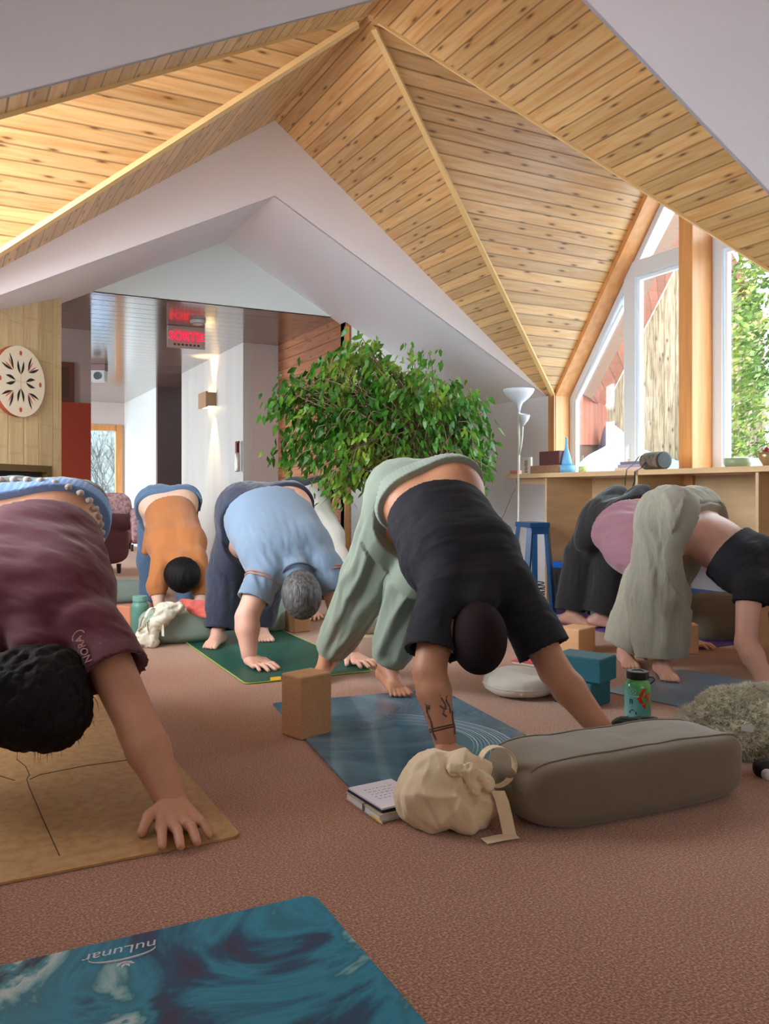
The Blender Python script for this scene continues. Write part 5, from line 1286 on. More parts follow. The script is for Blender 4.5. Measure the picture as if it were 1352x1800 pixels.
def ribbon(mb, pts, w, th=.002, up=None, wv=None):
    pts = [V(tuple(p)) for p in pts]; n = len(pts); vs = []
    for i, p in enumerate(pts):
        t = (pts[min(i + 1, n - 1)] - pts[max(i - 1, 0)]).normalized(); s_ = V(tuple(wv[i])).normalized() if wv else t.cross(V(tuple(up))).normalized(); u_ = s_.cross(t).normalized()
        for (a, b2) in ((-1, -1), (1, -1), (1, 1), (-1, 1)): vs.append(p + s_ * a * w / 2 + u_ * b2 * th / 2)
    fs = [(i * 4 + k, i * 4 + (k + 1) % 4, (i + 1) * 4 + (k + 1) % 4, (i + 1) * 4 + k) for i in range(n - 1) for k in range(4)] + [(3, 2, 1, 0), tuple((n - 1) * 4 + k for k in range(4))]
    return mb.add(vs, fs)
mb = MB(); pts = []; ws = []
for k in range(25):
    a = R(200 - 345 * k / 24); pts.append(bp_(.135 + .048 * math.cos(a), .035 + .012 * math.sin(a * 1.5), .165 + .058 * math.sin(a)) - C0); ws.append(ff_ * .5 + rr_ * .75 * math.cos(a) * .9 + up3 * .35)
ribbon(mb, pts, .034, .0022, wv=[ff_ * .9 + rr_ * .25 + up3 * .1] * 25); o = linkmesh('strap_loop', mb, CANV, bag, smooth=False)
mb = MB(); ribbon(mb, [bp_(.13, .085, .115) - C0, bp_(.14, .095, .09) - C0, bp_(.148, .10, .055) - C0, bp_(.155, .105, .02) - C0, bp_(.158, .11, .006) - C0], .036, .0025, wv=[rr_] * 5)
ribbon(mb, [bp_(.175, .115, .0065) - C0, bp_(.13, .13, .006) - C0, bp_(.085, .15, .005) - C0], .036, .0025, up=up3); linkmesh('strap_tail', mb, CANV, bag)
soft('gathered_mouth', [('c', bp_(.055, .075, .165), bp_(.10, .07, .13), .020, .022, .01), ('c', bp_(.05, .085, .15), bp_(.07, .095, .12), .012, .013, .008), ('c', bp_(.085, .088, .155), bp_(.105, .09, .125), .010, .012, .008), ('c', bp_(.01, .075, .17), bp_(.06, .075, .165), .018, .014, .01)], .004, CANV, bag, C0, fold=[dict(amp=.004, sc=24, seed=8)])
# small tote on the sage bolster
c_ = at(283, 868, 5.04); C1 = np.array((c_.x, c_.y, 0.)); t2 = bpy.data.objects.new('tote_bag', None); COL.objects.link(t2); t2.location = tuple(C1); tag(t2, 'cream tote bag with loop handles draped over the sage bolster', 'bag')
WCAN = fabric('white_canvas', srgb(226, 222, 198), var=.04)
q = lambda x, f, z: C1 + rr_ * x + ff_ * f + up3 * z
soft('bag_body', [('c', q(-.10, .0, .05), q(-.05, .02, .04), .05, .04, .04), ('c', q(-.08, .0, .09), q(.03, -.0, .20), .04, .05, .05), ('c', q(.0, .0, .225), q(.10, -.03, .235), .035, .03, .03), ('cut', (0, 0, .004), (0, 0, -1))], .008, WCAN, t2, C1, fold=[dict(amp=.010, sc=9, seed=3), dict(amp=.004, sc=20, seed=13)])
mb = MB(); pts = [q(-.10 + .075 * (1 - math.cos(R(180 * k / 16))) * .5 * 1.6, .03, .07 + .17 * math.sin(R(180 * k / 16))) - C1 for k in range(17)]; ribbon(mb, pts, .028, .003, wv=[rr_ * .5 + ff_ * .5] * 17); linkmesh('handle', mb, WCAN, t2)
mb = MB(); pts = [q(-.12 + .06 * k / 4, .05, .10 + .09 * math.sin(k * .8)) - C1 for k in range(5)]; ribbon(mb, pts, .026, .003, wv=[up3 * .5 + ff_] * 5); linkmesh('handle', mb, WCAN, t2)
# red cloth
c_ = at(340, 868, 5.2); C1 = np.array((c_.x, c_.y, 0.)); t3 = bpy.data.objects.new('folded_cloth', None); COL.objects.link(t3); t3.location = (C1[0], C1[1], .2); tag(t3, 'coral red cloth folded on the sage bolster beside the cream tote', 'cloth'); q = lambda x, f, z: C1 + rr_ * x + ff_ * f + up3 * z
soft('fabric', [('c', q(-.07, -.02, .235), q(.10, .02, .225), .03, .035, .03), ('c', q(.0, .04, .215), q(.12, .09, .18), .03, .03, .03)], .008, fabric('coral_terry', srgb(206, 92, 78)), t3, np.array((C1[0], C1[1], .2)), fold=[dict(amp=.006, sc=10, seed=3)])

# ------------------------------------------------------------------ fleece robe heap
c_ = at(1290, 868, 2.98); C1 = np.array((c_.x, c_.y, 0.)); t4 = bpy.data.objects.new('fleece_blanket', None); COL.objects.link(t4); t4.location = tuple(C1); tag(t4, 'fluffy grey-green fleece heaped behind the right end of the olive bolster', 'blanket')
q = lambda x, f, z: C1 + rr_ * x + ff_ * f + up3 * z
FLE = fabric('grey_green_fleece', srgb(214, 208, 180), var=.16, vscale=60, bump=.5, bscale=150, rough=.95)
FLE.node_tree.nodes['Principled BSDF'].inputs['Sheen Weight'].default_value = .6
soft('fleece', [('c', q(-.02, -.05, .13), q(.16, -.06, .16), .075, .075, .05), ('c', q(-.14, -.02, .10), q(-.02, -.03, .15), .045, .065, .04), ('c', q(-.22, .02, .05), q(-.13, .0, .09), .03, .045, .03), ('c', q(.08, .05, .10), q(.18, .08, .07), .09, .085, .05), ('c', q(-.08, .06, .07), q(.05, .05, .09), .04, .07, .04),
               ('c', q(.0, .0, .05), q(.2, .0, .05), .10, .10, .05), ('c', q(.16, .10, .05), q(.18, .16, .03), .05, .035, .03), ('-c', q(-.06, .03, .18), q(-.02, .10, .13), .018, .016, 0), ('cut', (0, 0, .004), (0, 0, -1))],
     .005, FLE, t4, C1, fold=[dict(amp=.012, sc=4, seed=3, ridge=False), dict(amp=.004, sc=24, seed=5, ridge=False)])
# curly pile tufts over the fleece surface
me_ = [o for o in t4.children][0].data; rnd = random.Random(3); mb = MB(); cnt = len(me_.vertices)
for _ in range(24000):
    v_ = me_.vertices[rnd.randrange(cnt)]; p = v_.co; n_ = v_.normal
    if p.z < .01: continue
    d = (n_ + V((rnd.uniform(-.8, .8), rnd.uniform(-.8, .8), rnd.uniform(-.8, .5)))).normalized(); t_ = d.orthogonal().normalized() * .0026; e_ = p + d * .017 + t_ * rnd.uniform(-3, 3)
    mb.add([p + t_, p - t_, e_], [(0, 1, 2)])
o = linkmesh('fleece_pile', mb, FLE, t4); o['kind'] = 'stuff'
linkmesh('care_label', MB().bar(V(tuple(q(-.03, .135, .128) - C1)), V(tuple(q(.01, .14, .123) - C1)), .002, .022), mat('label_satin', srgb(200, 208, 196), .4), t4)
P_ = at(1349, 1362, 2.62); T = Thing('ball', 'small white ball at the right edge beside the fleece', 'ball', (P_.x, P_.y, 0)); sb = superbox(.018, .018, .018, 2, 20, 12, c=(0, 0, P_.z)); 
T.part('ball_body', sb, mat('white_rubber', srgb(206, 206, 214), .5), smooth=True)
P_ = at(1352, 868, 2.72); T = Thing('pouch', 'black pouch under the white ball at the right edge', 'bag', (P_.x, P_.y, 0), -TH)
T.part('pouch_body', (lambda s_: (setattr(s_, 'v', [(x, y, z + .03) for x, y, z in s_.v]), s_)[1])(superbox(.05, .03, .03, 3, 24, 12)), mat('black_nylon', srgb(22, 20, 26), .6), smooth=True)
# ------------------------------------------------------------------ plywood counter under the gable window
XF = 4.28; TZ = 1.085; dep_ = xw - XF - .005
y0_, y1_, y2_ = hitX(958, 900, XF).y, hitX(1117, 900, XF).y, hitX(1328, 900, XF).y
yL = hitX(882, 840, XF - .02).y; pitchd = y1_ - y2_
CT_ = Thing('counter', 'long birch plywood counter with open bays under the gable window', 'counter', (XF, y1_, 0))
mb = MB(); pts = [(XF - .03, 1.2), (XF - .03, yL - .12)]
for k in range(9):
    a = R(180 - 90 * k / 8); pts.append((XF + .12 + .15 * math.cos(a), yL - .12 + .13 * math.sin(a)))
pts += [(XF + .26, yL + .01), (xw - .006, y0_ + .25), (xw - .006, 1.2)]
mb.slab([(x, y, TZ - .035) for x, y in pts], (0, 0, .035)); CT_.part('worktop', mb, LIGHTWOOD, world=True, bevel=.004)
for yy in (y0_, y1_, y2_, y2_ - pitchd):
    CT_.part('side_panel', MB().box(XF, xw - .006, yy - .022, yy, 0.002, TZ - .036), LIGHTWOOD, world=True, bevel=.002)
CT_.part('back_panel', MB().box(xw - .03, xw - .008, y1_, y0_ - .022, .002, TZ - .036), LIGHTWOOD, world=True)
CT_.part('back_panel', MB().box(xw - .03, xw - .008, y2_, y1_ - .022, .58, TZ - .036), LIGHTWOOD, world=True)
CT_.part('back_panel', MB().box(xw - .03, xw - .008, y2_ - pitchd, y2_ - .022, .002, TZ - .036), LIGHTWOOD, world=True)
CT_.part('apron', MB().box(XF + .06, XF + .08, y0_ + .001, yL - .1, TZ - .085, TZ - .036), LIGHTWOOD, world=True)
TOP = TZ + .0008
def onc(u, v, X=None):
    """point on the counter top seen at u, at distance X from the long wall plane"""
    p = hitX(u, v, X or XF + .12); return V((p.x, p.y, TOP))
def ctbox(name, label, cat, u0, u1, vt, X, depth, z, m_, pname='body', bev=.003, rz=0, z0=None):
    a = hitX(u0, 830, X); b2 = hitX(u1, 830, X); top = hitX((u0 + u1) / 2, vt, X).z; w_ = abs(a.y - b2.y); z0 = TOP if z0 is None else z0
    T = Thing(name, label, cat, (X, (a.y + b2.y) / 2, z0), rz); T.part(pname, MB().box(0, depth, -w_ / 2, w_ / 2, 0, top - z0), m_, bevel=bev); T.top = top; return T
XI = XF + .08
ctbox('soap_dish', 'small pink box at the rounded left end of the counter', 'box', 896, 909, 827, XI, .05, 0, mat('pink_card', srgb(226, 150, 140), .6))
T = ctbox('picture_frame', 'small white framed card standing behind the lamp pole on the counter', 'picture frame', 917, 933, 804, XI + .02, .02, 0, mat('white_frame', srgb(232, 230, 226), .5), 'frame')
zt = T.top - TOP; T.part('card', MB().box(-.003, .0, -.018, .018, .03, zt - .025).box(-.003, 0, -.018, .018, .012, .026), mat('brown_print', srgb(150, 112, 90), .6, col2=srgb(206, 190, 170), vscale=60), )
T = ctbox('storage_box', 'long brown wooden box lying on the counter under the dark box', 'box', 932, 981, 818, XI, .12, 0, mat('walnut_box', srgb(150, 112, 88), .6, var=.12, vscale=20)); bt_ = T.top
ctbox('storage_box', 'dark maroon box standing on the brown wooden box', 'box', 948, 983, 793, XI + .02, .09, 0, mat('maroon_box', srgb(88, 44, 44), .5), z0=bt_ + .001)
# blue conical bottle in a blue dish
P_ = onc(996, 830, XI + .09); T = Thing('vase', 'pale blue long-necked vase set in a blue round base by the window corner', 'vase', tuple(P_))
BLV = mat('pale_blue_ceramic', srgb(110, 176, 222), .35)
T.part('base_bowl', MB().lathe([(0, 0), (.066, 0), (.070, .06), (.064, .062), (.058, .05), (0, .05)], 32), BLV, smooth=True)
T.part('neck', MB().lathe([(.0, .05), (.05, .052), (.042, .10), (.028, .15), (.014, .20), (.009, .24), (.009, .29), (.006, .291), (0, .285)], 28), BLV, smooth=True)
P_ = onc(1024, 830, XI + .10); T = Thing('glass_bottle', 'small clear glass bottle with yellow liquid beside the blue vase', 'bottle', tuple(P_))
T.part('liquid', MB().lathe([(0, .002), (.030, .002), (.031, .05), (0, .05)], 24), mat('lime_liquid', srgb(196, 210, 130), .3), smooth=True)
T.part('glass_body', MB().lathe([(0, 0), (.034, 0), (.035, .075), (.022, .09), (.009, .098), (.009, .135), (0, .135)], 24), glassmat('clear_glass', (.92, .96, .92), .15), smooth=True)
bk = ((1082, 1138, 826.5, 'salmon covered book at the bottom of the pile on the counter', srgb(206, 160, 140), 0), (1080, 1136, 821.5, 'pale pink book in the middle of the pile on the counter', srgb(226, 196, 180), .01), (1086, 1132, 816, 'lilac grey book second from the top of the pile', srgb(170, 164, 186), .02), (1090, 1130, 811, 'thin slate book on top of the pile behind the speaker strap', srgb(120, 120, 140), .02))
zb = TOP
for (u0, u1, vt, lb, c, dx) in bk:
    T = ctbox('book', lb, 'book', u0, u1, vt, XI + .05 + dx, .16, 0, mat('book_' + lb.split()[0] + lb.split()[1], c, .7), 'cover', .001, z0=zb); zb = T.top + .0006
# portable speaker with strap
P_ = hitX(1150, 806, XI + .02); a_ = hitX(1124, 808, XI + .06); b_ = hitX(1183, 806, XI - .0)
axs = (b_ - a_); axs.z = 0; axs.normalize(); spk = Thing('speaker', 'camouflage portable speaker with carrying strap lying on the counter', 'speaker', (P_.x, P_.y, TOP))
r_s = .062; Lh = .105; cen = V((0, 0, r_s + .001))
CAMO = mat('camo_fabric', srgb(70, 78, 60), .8, vscale=22, col2=srgb(128, 104, 96), bump=.3, bscale=300, detail=1)
spk.part('barrel', MB().lathe([(0, -Lh), (r_s * .72, -Lh), (r_s * .9, -Lh + .012), (r_s, -Lh + .035), (r_s, Lh - .03), (r_s * .97, Lh - .01), (r_s * .9, Lh), (0, Lh)], 40, cen, axs), CAMO, smooth=True)
spk.part('end_ring', MB().lathe([(r_s * .80, Lh - .004), (r_s * .98, Lh - .006), (r_s * .98, Lh + .008), (r_s * .80, Lh + .008)], 40, cen, axs), mat('black_rubber', srgb(34, 40, 38), .5), smooth=True)
spk.part('passive_cone', MB().lathe([(0, Lh + .004), (r_s * .3, Lh + .005), (r_s * .7, Lh + .002), (r_s * .82, Lh + .006)], 32, cen, axs), mat('silver_green_cone', srgb(150, 176, 164), .3), smooth=True)
spk.part('cone_mark', MB().box(-.004, .004, -.001, .001, -.024, .024, Matrix.Translation(cen + axs * (Lh + .007)) @ Matrix.Rotation(math.atan2(axs.y, axs.x) + R(90), 4, 'Z')), MATS['white_frame'])
o3 = -V((1, 0, 0))
def spt(k, o, z): return cen + axs * k + o3 * o + V((0, 0, z))
mb = MB(); ribbon(mb, [spt(-.08, .02, .05), spt(-.105, .06, .03), spt(-.115, .09, -.01), spt(-.135, .15, -.06), spt(-.14, .155, -.12), spt(-.145, .155, -.17)], .014, .003, wv=[axs + o3 * .3] * 6)
ribbon(mb, [spt(-.02, .066, -.01), spt(-.025, .10, -.05), spt(-.03, .155, -.075), spt(-.03, .157, -.14), spt(-.055, .157, -.19), spt(-.09, .157, -.235)], .014, .003, wv=[axs] * 6)
spk.part('strap', mb, MATS['black_rubber'])
P_ = onc(1297, 818, XI + .10); T = Thing('bowl', 'shallow sage green bowl on the counter below the right pane', 'bowl', tuple(P_)); T.part('bowl_body', MB().lathe([(0, 0), (.07, 0), (.082, .025), (.086, .058), (.080, .06), (.076, .03), (0, .012)], 36), mat('sage_ceramic', srgb(142, 160, 122), .4), smooth=True)
P_ = onc(1351, 818, XI + .08); T = Thing('goblet_bowl', 'hammered metal bowl filled with dark red berries at the right edge', 'bowl', tuple(P_)); T.part('bowl_body', MB().lathe([(0, 0), (.030, 0), (.034, .012), (.055, .05), (.062, .085), (.057, .086), (.05, .05), (0, .03)], 32), mat('brass_bowl', srgb(170, 144, 110), .35, metal=.7), smooth=True)
rnd = random.Random(4)
for k in range(14):
    a = rnd.random() * 6.28; r0_ = .042 * math.sqrt(rnd.random()); bz = superbox(.014, .014, .014, 2, 12, 8)
    o = linkmesh('berry', bz, mat('dark_red_berry', srgb(150, 26, 54), .3), smooth=True); o.location = (P_.x + r0_ * math.cos(a), P_.y + r0_ * math.sin(a), P_.z + .085 + .022 * (1 - r0_ / .042) + rnd.random() * .006)
    tag(o, 'dark red berry heaped in the metal bowl at the right edge', 'berry', 'berries in the metal bowl')

# ------------------------------------------------------------------ floor lamp, wall unit, cable, stool, crates
LW = mat('lamp_white', srgb(236, 234, 226), .4); SH = mat('frosted_shade', srgb(226, 232, 244), .5)
P_ = at(912, 868, 7.0); P_.z = 0; T = Thing('floor_lamp', 'white uplighter floor lamp with a small reading arm by the wall', 'lamp', tuple(P_), -TH)
hL = CH + (868 - 684) / FPX * 7.0
T.part('base', MB().lathe([(0, 0), (.13, 0), (.13, .015), (.02, .03), (0, .03)], 32), LW, smooth=True)
T.part('pole', MB().tube([(0, 0, .02), (.0, 0, hL - .18)], .011, 12), LW, smooth=True)
T.part('lamp_shade', MB().lathe([(.012, hL - .19), (.02, hL - .15), (.035, hL - .115), (.085, hL - .075), (.118, hL - .035), (.130, hL - .004), (.126, hL), (.112, hL - .035), (.08, hL - .07), (.0, hL - .10)], 40), SH, smooth=True)
T.part('reading_arm', MB().tube([(.004, -.01, hL - .55), (.02, -.012, hL - .46), (.028, -.012, hL - .38), (.032, -.012, hL - .30)], .007, 8), LW, smooth=True)
T.part('reading_shade', MB().lathe([(.008, 0), (.018, .02), (.040, .06), (.046, .10), (.042, .10), (.03, .06), (0, .02)], 28, (.031, -.012, hL - .31), (.12, -.25, 1)), SH, smooth=True)
cb = MB(); cb.tube([tuple(V(hitY(912, 850, yb - .02)) if False else at(914, 860, 7.15)), tuple(at(913, 930, 7.15)), tuple(at(916, 1010, 7.1))], .003, 6)
o = linkmesh('lamp_cable', cb, mat('grey_cable', srgb(120, 122, 118), .6)); tag(o, 'thin grey cable hanging straight down beside the lamp pole', 'cable')
pts = [hitY(u, v, yb - .012) for u, v in ((906, 858), (896, 880), (886, 905), (874, 925), (862, 950), (858, 1000))] if False else [at(u, v, 7.35) for u, v in ((906, 858), (896, 880), (886, 905), (874, 925), (862, 950), (858, 1000))]
o = linkmesh('wall_cable', MB().tube(pts, .0025, 6), MATS['grey_cable']); tag(o, 'thin dark cable slanting across the pale back wall left of the lamp', 'cable')
a = hitY(861, 740, yb - .002); b2 = hitY(904, 740, yb - .002)
T = Thing('heater', 'cream wall-mounted heater on the back wall left of the lamp', 'heater', ((a.x + b2.x) / 2, yb - .002, hitY(880, 762, yb - .1).z))
hh_ = hitY(880, 722, yb - .1).z - T.loc.z; w_ = abs(b2.x - a.x) / 2
T.part('casing', MB().box(-w_, w_, -.16, 0, .02, hh_), mat('cream_enamel', srgb(222, 218, 198), .5), bevel=.006); T.part('lower_lip', MB().box(-w_ + .01, w_ - .01, -.17, 0, 0, .018), MATS['cream_enamel'], bevel=.003)
T.part('grille', MB().box(-w_ + .02, w_ - .02, -.163, -.16, hh_ - .05, hh_ - .03), mat('grille_greige', srgb(176, 172, 156), .6))  # strip a tone darker than the casing
# stool
BLUEP = mat('petrol_blue_paint', srgb(20, 82, 134), .35, coat=.3)
P_ = at(936, 868, 6.55); zt = CH - (918 - 868) / FPX * 6.5
T = Thing('stool', 'petrol blue step stool standing at the left end of the counter', 'stool', (P_.x, P_.y, 0), -TH + .3)
T.part('seat', MB().box(-.085, .085, -.13, .13, zt - .04, zt), BLUEP, bevel=.004)
for sx in (-1, 1):
    for sy in (-1, 1):
        T.part('leg', MB().bar((sx * .07, sy * .10, zt - .04), (sx * .10 + (sx < 0) * -.04, sy * .15, 0.001), .045, .028), BLUEP, bevel=.002)
T.part('rail', MB().box(-.075, .075, -.125, -.1, zt - .09, zt - .04), BLUEP, bevel=.002)
# coiled cables on the floor behind the stool
mb = MB(); pts = []
for k in range(120):
    a = k * .33; pts.append((.11 * math.cos(a) * (1 + .15 * math.sin(k * .1)), .07 * math.sin(a), .01 + .0016 * k))
mb.tube(pts, .0045, 6, False); o = linkmesh('cable_coil', mb, mat('black_cable', srgb(30, 30, 32), .5), smooth=True); o.location = at(936, 868, 6.85) ; o.location.z = 0; o.rotation_euler.z = -TH; tag(o, 'coil of black cable on the floor behind the blue stool', 'cable')
# crates in the counter bay
LID = mat('bright_blue_lid', srgb(30, 120, 232), .4); CRT = mat('black_crate', srgb(58, 58, 60), .5); CRG = mat('grey_crate', srgb(128, 132, 140), .4)
def crate(label, x, y, w_, d_, h_, body, lid, rz=0, z=0):
    T = Thing('storage_crate', label, 'crate', (x, y, z), rz)
    mb = MB(); mb.box(-d_ / 2, d_ / 2, -w_ / 2, w_ / 2, .002, h_); 
    T.part('crate_body', mb, body, bevel=.008)
    rb = MB(); 
    for k in range(5): rb.box(-d_ / 2 - .006, -d_ / 2 + .001, -w_ / 2 + w_ * (k + .4) / 5, -w_ / 2 + w_ * (k + .6) / 5, .02, h_ - .03)
    rb.box(-d_ / 2 - .007, -d_ / 2 + .001, -w_ / 2, w_ / 2, h_ * .55, h_ * .6); T.part('ribs', rb, body)
    T.part('lid', MB().box(-d_ / 2 - .012, d_ / 2 + .005, -w_ / 2 - .01, w_ / 2 + .01, h_ + .001, h_ + .05), lid, bevel=.008); return T
yc = (y0_ + y1_) / 2
crate('black ribbed crate with a bright blue lid in the left bay of the counter', XF + .235, y0_ - .26, .40, .40, .33, CRT, LID)
crate('grey crate with a blue lid behind the wide black trousers', XF + .235, y0_ - .66, .34, .40, .30, CRG, LID)
crate('low grey crate with blue lid between the mauve top and the gauze trousers', XF + .235, y1_ - .32, .44, .40, .20, CRG, LID)
# blue bag near the back wall
P_ = at(616, 868, 7.1); C1 = np.array((P_.x, P_.y, 0.)); t5 = bpy.data.objects.new('plastic_bag', None); COL.objects.link(t5); t5.location = tuple(C1); tag(t5, 'shiny cobalt blue bag standing at the foot of the back wall', 'bag'); q = lambda x, f, z: C1 + rr_ * x + ff_ * f + up3 * z
soft('bag_body', [('c', q(-.04, 0, .30), q(.07, 0, .40), .10, .07, .05), ('c', q(0, 0, .14), q(.02, 0, .30), .12, .10, .05), ('cut', (0, 0, .005), (0, 0, -1))], .010, mat('cobalt_plastic', srgb(20, 82, 200), .25, col2=srgb(50, 120, 230), vscale=20, coat=.4), t5, C1, fold=[dict(amp=.012, sc=8, seed=3), dict(amp=.005, sc=20, seed=13)])

# ------------------------------------------------------------------ weeping fig
P_ = at(745, 868, 6.75); P_.z = 0; fig = Thing('potted_fig_tree', 'large weeping fig with arching branches in front of the pale back wall', 'plant', tuple(P_), -TH)
fig.part('pot', MB().lathe([(0, 0), (.17, 0), (.22, .34), (.235, .34), (.235, .38), (.205, .38), (.19, .30), (0, .30)], 32), mat('terracotta', srgb(170, 98, 66), .7), smooth=True)
fig.part('soil', MB().lathe([(0, .32), (.196, .32), (.19, .30)], 24), mat('potting_soil', srgb(60, 44, 34), .95, bump=.6))
FB = mat('fig_bark', srgb(150, 120, 96), .8, var=.2, vscale=30, bump=.3)
FIGL = leafmat('fig_leaf', srgb(40, 92, 24), srgb(76, 138, 40), srgb(164, 192, 70), .3, .38)
rnd = random.Random(21); stems = MB(); leaves = MB(); s2w = 6.75 / FPX
# crown limits as seen: (u, v) -> local x, z
def lx_(u): return ((u - 690) * .86 + 690 - 8 - 745) * s2w
def lz_(v): return CH - (v + (14 if v < 700 else 4) - 868) * s2w
def leaf(c, d, l):
    d = V(d).normalized(); s_ = d.cross(V((rnd.uniform(-1, 1), rnd.uniform(-1, 1), rnd.uniform(-.2, 1)))); 
    if s_.length < .01: return
    s_ = s_.normalized() * l * .21; n_ = s_.cross(d).normalized() * l * .06
    leaves.add([c, c + d * l * .35 + s_ + n_, c + d * l * .35 - s_ + n_, c + d * l * .75 + s_ * .6, c + d * l * .75 - s_ * .6, c + d * l - n_ * .5], [(0, 1, 2), (1, 3, 4, 2), (3, 5, 4)])
def branch(p0, p1, droop, r0, nl, twigs=True):
    """arching branch from p0 to p1, then hanging down by droop"""
    mid = (p0 + p1) / 2 + V((0, 0, .12 + .1 * rnd.random())); end = p1 + V(((p1.x - p0.x) * .12, (p1.y - p0.y) * .1, -droop)); pts = []
    for k in range(13):
        t = k / 12
        if t < .6: q_ = p0.lerp(mid, t / .6).lerp(mid.lerp(p1, t / .6), t / .6)
        else: q_ = p1.lerp(end, (t - .6) / .4) + V((0, 0, .03 * math.sin((t - .6) / .4 * math.pi)))
        pts.append(q_)
    stems.tube(pts, [r0 * (1 - .85 * k / 12) + .0008 for k in range(13)], 5, False)
    for i in range(nl):
        t = .25 + .75 * rnd.random() ** .8; k = min(11, int(t * 12)); b0 = pts[k].lerp(pts[k + 1], t * 12 - k)
        tw = V((rnd.gauss(0, .055), rnd.gauss(0, .055), rnd.gauss(-.03, .05))); c = b0 + tw
        out = (p1 - p0); leaf(c, (rnd.gauss(0, .4) + .35 * (out.x > 0) - .35 * (out.x < 0), rnd.gauss(0, .45), -.9 + rnd.gauss(0, .3)), rnd.uniform(.055, .105))
base = [V((rnd.uniform(-.06, .06), rnd.uniform(-.06, .06), .3)) for _ in range(7)]; tops = []
for i, b0 in enumerate(base):
    tp = V(((i - 3) * .10 + rnd.uniform(-.05, .05), rnd.uniform(-.18, .18), 1.25 + rnd.uniform(0, .35)))
    pts = [b0.lerp(tp, k / 8) + V((math.sin(k * .9 + i) * .025, math.cos(k * .8 + i) * .02, 0)) for k in range(9)]; stems.tube(pts, [.017 - .0012 * k for k in range(9)], 7, False); tops.append(pts)
crown = [(510, 655), (500, 685), (545, 640), (575, 640), (600, 625), (635, 600), (655, 610), (690, 625), (720, 640), (750, 625), (640, 650), (770, 650), (800, 655), (825, 672), (850, 690), (838, 712), (865, 735), (868, 760), (845, 750), (815, 735),
         (530, 700), (560, 720), (590, 740), (545, 760), (585, 770), (620, 760), (650, 770), (680, 760), (705, 720), (730, 700), (760, 720), (790, 760), (820, 770), (600, 690), (640, 700), (670, 680), (700, 670), (740, 670), (780, 690), (560, 670), (610, 660), (800, 700), (660, 730), (625, 720), (860, 775), (840, 790), (700, 770), (750, 770), (570, 790), (600, 800), (615, 815), (590, 825), (655, 800), (630, 790), (520, 735), (515, 760), (540, 790), (600, 845), (625, 830), (868, 800), (505, 675), (640, 595), (655, 592)]
for (u, v) in crown:
    for rep in range(4):
        tp = rnd.choice(tops); k = rnd.randrange(4, 9); p0 = tp[k]
        x = lx_(u + rnd.gauss(0, 9)); z = lz_(v + rnd.gauss(0, 7)); y = rnd.uniform(-.42, .34) * (1 - .3 * abs(x) / 1.2)
        edge_ = v > 700 or abs(u - 690) > 140
        branch(p0, V((x, y, z)), rnd.uniform(.03, .16) + (.05 if edge_ else 0), .005, 23 if v < 785 else 12)
fig.part('stems', stems, FB, smooth=True); fo = fig.part('foliage', leaves, FIGL)
# pinned-up strap leaf cluster hanging low
# ------------------------------------------------------------------ armchairs in the hall
UPH = mat('plum_patterned_upholstery', srgb(150, 108, 116), .85, vscale=22, col2=srgb(196, 160, 156), detail=2, bump=.2); UPD = mat('plum_plain_upholstery', srgb(112, 74, 86), .9, var=.1)
def armchair(label, c, rz, m_, s_=1.0):
    T = Thing('armchair', label, 'armchair', tuple(c), rz)
    def cush(x, y, z, a, b_, c_, e=4): 
        sb = superbox(a * s_, b_ * s_, c_ * s_, e, 32, 20, c=(x * s_, y * s_, z * s_)); return sb
    T.part('seat_base', cush(0, 0, .24, .36, .36, .13), m_, smooth=True); T.part('seat_cushion', cush(0, -.03, .42, .27, .32, .08, 3), m_, smooth=True)
    T.part('backrest', cush(0, .33, .60, .34, .10, .34, 3.4), m_, smooth=True)
    for sg in (-1, 1):
        mb = cush(sg * .37, -.02, .33, .09, .36, .22, 4); T.part('arm', mb, m_, smooth=True)
        T.part('arm_roll', MB().tube([(sg * .39 * s_, -.36 * s_, .56 * s_), (sg * .39 * s_, .3 * s_, .60 * s_)], .095 * s_, 16), m_, smooth=True)
        for sy in (-1, 1): T.part('leg', MB().lathe([(.02, 0), (.028, .11), (0, .11)], 10, (sg * .3 * s_, sy * .3 * s_, 0)), mat('dark_leg', srgb(60, 36, 26), .5))
    return T
c_ = at(146, 868, 9.8); c_.z = 0; armchair('dark plum armchair turned away beside the brick-red partition', c_, -TH + 2.2, UPD, 1.05)
c_ = at(196, 868, 13.6); c_.z = 0; armchair('patterned pink-plum armchair under the hall window', c_, -TH + .35, UPH, 1.0)

# ------------------------------------------------------------------ painted disc on the fireplace wall, firebox surround
def fdisc(u, v): s_, z_ = fray(u, v); return s_, z_
sc_, zc_ = fray(28, 671); s2_, _ = fray(66, 671); _, z2_ = fray(28, 609); rad = z2_ - zc_
D0 = fpt(sc_, zc_, .012); T = Thing('painted_disc', 'round cream hex sign with black and rust star petals on the tiled fireplace wall', 'wall decoration', tuple(D0))
xd = -fd; zd = V((0, 0, 1)); nd = fn
def dm(x, z, o): return xd * x + zd * z + nd * o
CR = mat('cream_disc', srgb(240, 222, 194), .6); 
mb = MB(); n = 64; f0 = [dm(rad * math.cos(2 * math.pi * k / n), rad * math.sin(2 * math.pi * k / n), .03) for k in range(n)]; f1 = [dm(rad * math.cos(2 * math.pi * k / n), rad * math.sin(2 * math.pi * k / n), -.01) for k in range(n)]
mb.add(f0, [tuple(range(n))]); T.part('face', mb, CR)
mb = MB(); mb.add(f0 + f1, [(k, (k + 1) % n, n + (k + 1) % n, n + k) for k in range(n)]); T.part('rim', mb, mat('rust_rim', srgb(176, 84, 52), .6))
